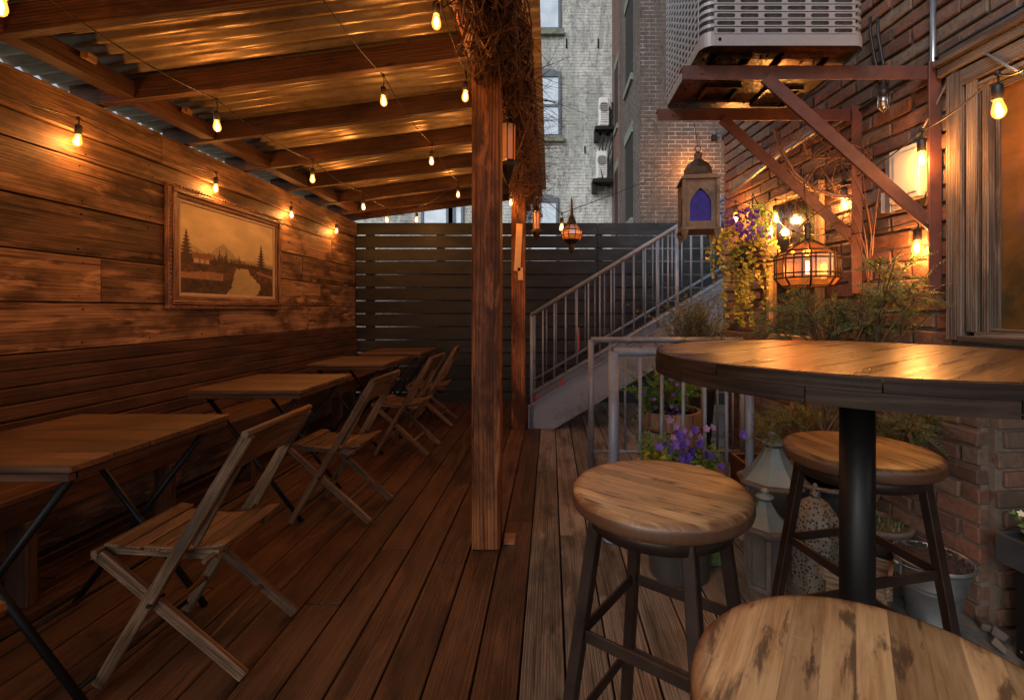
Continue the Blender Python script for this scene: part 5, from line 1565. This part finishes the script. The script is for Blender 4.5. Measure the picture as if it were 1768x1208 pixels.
# hanging basket with purple flowers and golden ivy
bc = at(1283, 425, 2.86)
t = thing('hanging_basket', 'wicker hanging basket of purple flowers and golden trailing ivy on the wall', 'hanging basket', bc)
m = MB(); m.lathe([(.05, -.13), (.09, -.11), (.12, -.05), (.13, .01), (.122, .01)], bc + V((.06, 0, -.02)), 20, capt=False)
for zz in (-.10, -.075, -.05, -.025, 0): m.tube([bc + V((.06, 0, -.02)) + V(((.128 + .3 * min(0, zz + .04)) * math.cos(2 * math.pi * k / 24), (.128 + .3 * min(0, zz + .04)) * math.sin(2 * math.pi * k / 24), zz)) for k in range(25)], .006, 5)
m.build('basket', plain('dark_wicker', (.09, .045, .025), .8, 0, .4, 40, .6), t)
mf = MB(); ms = MB(); ml = MB()
for i in range(15):
    a = rng.uniform(0, 6.28); p = bc + V((rng.gauss(-.02, .06), rng.gauss(-.03, .05), rng.uniform(-.02, .05)))
    pts = [p.copy()]; d = V((math.cos(a) * .5, math.sin(a) * .5 - .3, .3)); n = rng.randint(8, 24)
    for k in range(n):
        d = (d + V((rng.uniform(-.25, .25), rng.uniform(-.25, .25), rng.uniform(-.45, .05)))).normalized(); p = p + d * .024; pts.append(p.copy())
        for s in (-1, 1):
            mf.leaf(p, V((rng.uniform(-1, 1), rng.uniform(-1, .3), rng.uniform(-.8, .6))), (rng.uniform(-.5, .5), -1, rng.uniform(0, .6)), rng.uniform(.022, .042), rng.uniform(.018, .032))
    ms.tube(pts, .0015, 3, None, cap=False)
for i in range(5):   # longest trails
    p = bc + V((rng.uniform(-.10, .03), -.06, 0)); pts = [p.copy()]
    for k in range(rng.randint(14, 24)):
        p = p + V((rng.uniform(-.008, .008), rng.uniform(-.008, .008), -.024)); pts.append(p.copy())
        for s in range(3): mf.leaf(p, V((rng.uniform(-1, 1), rng.uniform(-1, .3), rng.uniform(-.8, .4))), (rng.uniform(-.5, .5), -1, rng.uniform(0, .6)), rng.uniform(.018, .034), rng.uniform(.014, .026))
    ms.tube(pts, .0015, 3, None, cap=False)
mf.build('ivy', M_gold, t); ms.build('stems', M_stem, t)
def blossom(mb, p, nrm, r_, n=5, val=None):
    if not isinstance(mb, MB):
        q = MB(); blossom(q, p, nrm, r_, n, val); q.build('blossom', mb[0], mb[1]); return
    return _bl(mb, p, nrm, r_, n, val)
def _bl(mb, p, nrm, r_, n=5, val=None):
    p = V(p); nrm = V(nrm).normalized(); a = nrm.orthogonal().normalized(); b = nrm.cross(a)
    v_ = rng.random() if val is None else val; ph = rng.uniform(0, 6)
    for k in range(n):
        t_ = 2 * math.pi * k / n + ph; d = a * math.cos(t_) + b * math.sin(t_) + nrm * .35
        mb.leaf(p, d, nrm, r_, r_ * .95, min(1, max(0, v_ + rng.uniform(-.15, .15))))
mp = (M_purple, t)
for i in range(80):
    q = bc + V((rng.gauss(-.03, .06), rng.gauss(-.13, .03), rng.uniform(-.0, .20))); blossom(mp, q, (rng.uniform(-.6, .6), -1, rng.uniform(-.2, .8)), rng.uniform(.012, .022))
ml = MB()
for i in range(240):
    q = bc + V((rng.gauss(.05, .045), rng.gauss(-.04, .05), rng.uniform(.0, .24))); ml.leaf(q, (rng.uniform(-1, 1), rng.uniform(-1, .5), rng.uniform(-.5, 1)), (0, -1, .4), rng.uniform(.02, .035), rng.uniform(.014, .024))
ml.build('green_leaves', M_green, t)
m = MB()
for a in (0, 2.1, 4.2): m.tube([bc + V((.06 + .125 * math.cos(a), .125 * math.sin(a), -.01)), V((bc.x + .06, bc.y, bc.z + .33))], .002, 4)
m.build('hanger', M_black, t)

def bush(name, label, cpt, sx_, sy, sz, n, mat, base, pot=None, flowers=(), ll=.03, lw=.016, parent=None):
    t = parent or thing(name, label, 'plant', base)
    mf = MB(); ms = MB(); b = V(base); cpt = V(cpt)
    for i in range(n):
        tip = cpt + V((rng.gauss(0, sx_), rng.gauss(0, sy), rng.gauss(0, sz)))
        st = b.lerp(cpt, rng.uniform(0, .7)); st += V((rng.uniform(-.05, .05), rng.uniform(-.05, .05), 0))
        sprig(mf, ms, st.lerp(tip, .45), tip - st, (tip - st).length * .6, ll, lw, 9, False, .18, .03)
        ms.tube([st, st.lerp(tip, .5)], .003, 4, None, cap=False)
    ms.build('stems', M_stem, t); mf.build('foliage', mat, t)
    return t
# grey-green shrub behind the guard rail with its pot
bb = V((1.12, 3.62, 0))
t = thing('rosemary_bush', 'grey green bushy plant between the stairs and the golden ivy', 'plant', bb)
m = MB(); m.lathe([(.12, 0), (.16, .55), (.175, .56), (.175, .60), (.15, .60), (.145, .56)], bb, 24); m.lathe([(.001, .57), (.15, .57)], bb, 20); m.build('pot', M_potb, t)
bush('', '', at(1200, 545, 3.45), .17, .10, .13, 170, M_sage, bb + V((0, 0, .56)), ll=.045, lw=.012, parent=t)
# barrel planter
bp = V((.76, 2.95, 0)); t = thing('barrel_planter', 'weathered half barrel planter with green and violet plants behind the guard rail', 'planter', bp)
m = MB(); ns = 18
for k in range(ns):
    a0 = 2 * math.pi * k / ns; a1 = 2 * math.pi * (k + 1) / ns - .02; val = rng.random()
    for (z0_, z1_, r0_, r1_) in ((0, .18, .165, .19), (.18, .36, .19, .20), (.36, .54, .20, .195)):
        q = [bp + V((r0_ * math.cos(a0), r0_ * math.sin(a0), z0_)), bp + V((r0_ * math.cos(a1), r0_ * math.sin(a1), z0_)), bp + V((r1_ * math.cos(a1), r1_ * math.sin(a1), z1_)), bp + V((r1_ * math.cos(a0), r1_ * math.sin(a0), z1_))]
        m.quadpts(q, val, [(z0_, a0 * .2), (z0_, a1 * .2), (z1_, a1 * .2), (z1_, a0 * .2)])
        if z1_ == .54:
            m.quadpts([q[3], q[2], bp + V((.175 * math.cos(a1), .175 * math.sin(a1), .54)), bp + V((.175 * math.cos(a0), .175 * math.sin(a0), .54))], val, [(0, 0), (.1, 0), (.1, .02), (0, .02)])
m.build('staves', M_barrel, t)
for z_, r_ in ((.10, .182), (.44, .2015)):
    m = MB(); m.lathe([(r_ - .004, z_ - .012), (r_, z_ - .012), (r_, z_ + .012), (r_ - .004, z_ + .012)], bp, 36, capb=False, capt=False); m.build('hoop', M_bracket, t)
m = MB(); m.lathe([(.001, .5), (.178, .5)], bp, 24); m.build('soil', M_soil, t)
bush('', '', bp + V((-.05, -.02, .68)), .11, .08, .10, 110, M_green, bp + V((0, 0, .5)), ll=.034, lw=.02, parent=t)
mp = (M_purple, t)
for i in range(26): blossom(mp, bp + V((rng.gauss(-.02, .08), -.07 + rng.gauss(0, .04), .62 + rng.gauss(0, .08))), (rng.uniform(-.5, .5), -1, .6), .016)

# pansy pot
pp_ = V((.575, 2.07, 0)); t = thing('flower_pot', 'round dark pot of violet pansies and lime leaves behind the first stool', 'flower pot', pp_)
m = MB(); m.lathe([(.125, 0), (.13, .01), (.155, .37), (.165, .385), (.165, .41), (.15, .41), (.145, .38)], pp_, 32); m.build('pot', M_potb, t)
m = MB(); m.lathe([(.001, .385), (.147, .385)], pp_, 24); m.build('soil', M_soil, t)
mf = MB(); ms = MB(); 
for i in range(70):
    a = rng.uniform(0, 6.28); rr_ = .20 * math.sqrt(rng.random()); tip = pp_ + V((rr_ * math.cos(a), rr_ * math.sin(a), rng.uniform(.45, .60)))
    st = pp_ + V((rr_ * .5 * math.cos(a), rr_ * .5 * math.sin(a), .385)); sprig(mf, ms, st, tip - st, (tip - st).length, .038, .026, 6, False, .15, 0)
mf.build('foliage', M_green, t); ms.build('stems', M_stem, t)
ml = MB()
for i in range(60):
    q = pp_ + V((rng.gauss(-.10, .04), rng.gauss(-.06, .05), rng.uniform(.46, .55))); ml.leaf(q, (rng.uniform(-1, 1), rng.uniform(-1, .2), rng.uniform(-.2, .9)), (0, -.5, 1), .045, .034)
ml.build('lime_leaves', M_gold, t)
mp = (M_purple, t)
for i in range(34):
    q = pp_ + V((rng.gauss(.05, .085), rng.gauss(-.05, .06), rng.uniform(.50, .63))); blossom(mp, q, (rng.uniform(-.6, .4), -1, rng.uniform(.2, 1)), rng.uniform(.018, .027))
mp = (M_mauve, t)
for i in range(10): blossom(mp, pp_ + V((rng.gauss(.05, .06), rng.gauss(0, .04), rng.uniform(.58, .66))), (rng.uniform(-.6, .4), -1, rng.uniform(.2, 1)), .02)
mp = MB()
for i in range(30): blossom(mp, pp_ + V((.035 + rng.gauss(0, .02), -.12 + rng.gauss(0, .015), .475 + rng.gauss(0, .016))), (rng.uniform(-.6, .4), -1, rng.uniform(.2, 1)), .012)
mp.build('cream_blossom', M_cream, t)

# trough with flowers at the right edge
tc_ = V((1.60, 1.50, .0)); t = thing('plant_trough', 'dark trough with white and violet flowers at the right edge by the brick corner', 'planter', (1.62, 1.50, 0))
m = MB()
Rt = Mw
def TB(mb, s_, o_, z_, size, v_=None): mb.box(wpt(s_, z_, o_), size, Mw, v_)
for o_ in (.075, -.105): TB(m, 1.36, o_, .35, (.55, .014, .10))
for s_ in (1.09, 1.63): TB(m, s_, -.015, .35, (.014, .165, .10))
TB(m, 1.36, -.015, .305, (.52, .165, .012)); m.build('box', M_urn, t, bevel=.003)
m = MB()
for s_ in (1.15, 1.57): TB(m, s_, -.015, .149, (.03, .15, .298))
m.build('stand', M_black, t)
m = MB(); TB(m, 1.36, -.015, .37, (.52, .164, .02)); m.build('soil', M_soil, t)
mf = MB(); ms = MB()
for i in range(50):
    st = wpt(rng.uniform(1.15, 1.56), .38, rng.uniform(-.06, .05)); sprig(mf, ms, st, (rng.uniform(-.5, .5), rng.uniform(-.5, .5), 1), rng.uniform(.05, .11), .03, .018, 5)
mf.build('foliage', M_green, t); ms.build('stems', M_stem, t)
mp = (M_purple, t); mw_ = MB()
for i in range(40): blossom(mw_, wpt(1.50 + rng.gauss(0, .03), .485 + rng.gauss(0, .025), .03 + rng.gauss(0, .02)), (-.5, -1, .6), .013)
for i in range(26): blossom(mp, wpt(1.40 + rng.gauss(0, .06), .42 + rng.gauss(0, .025), .06 + rng.gauss(0, .02)), (-.5, -1, .6), .018)
mw_.build('white_blossom', M_cream, t)
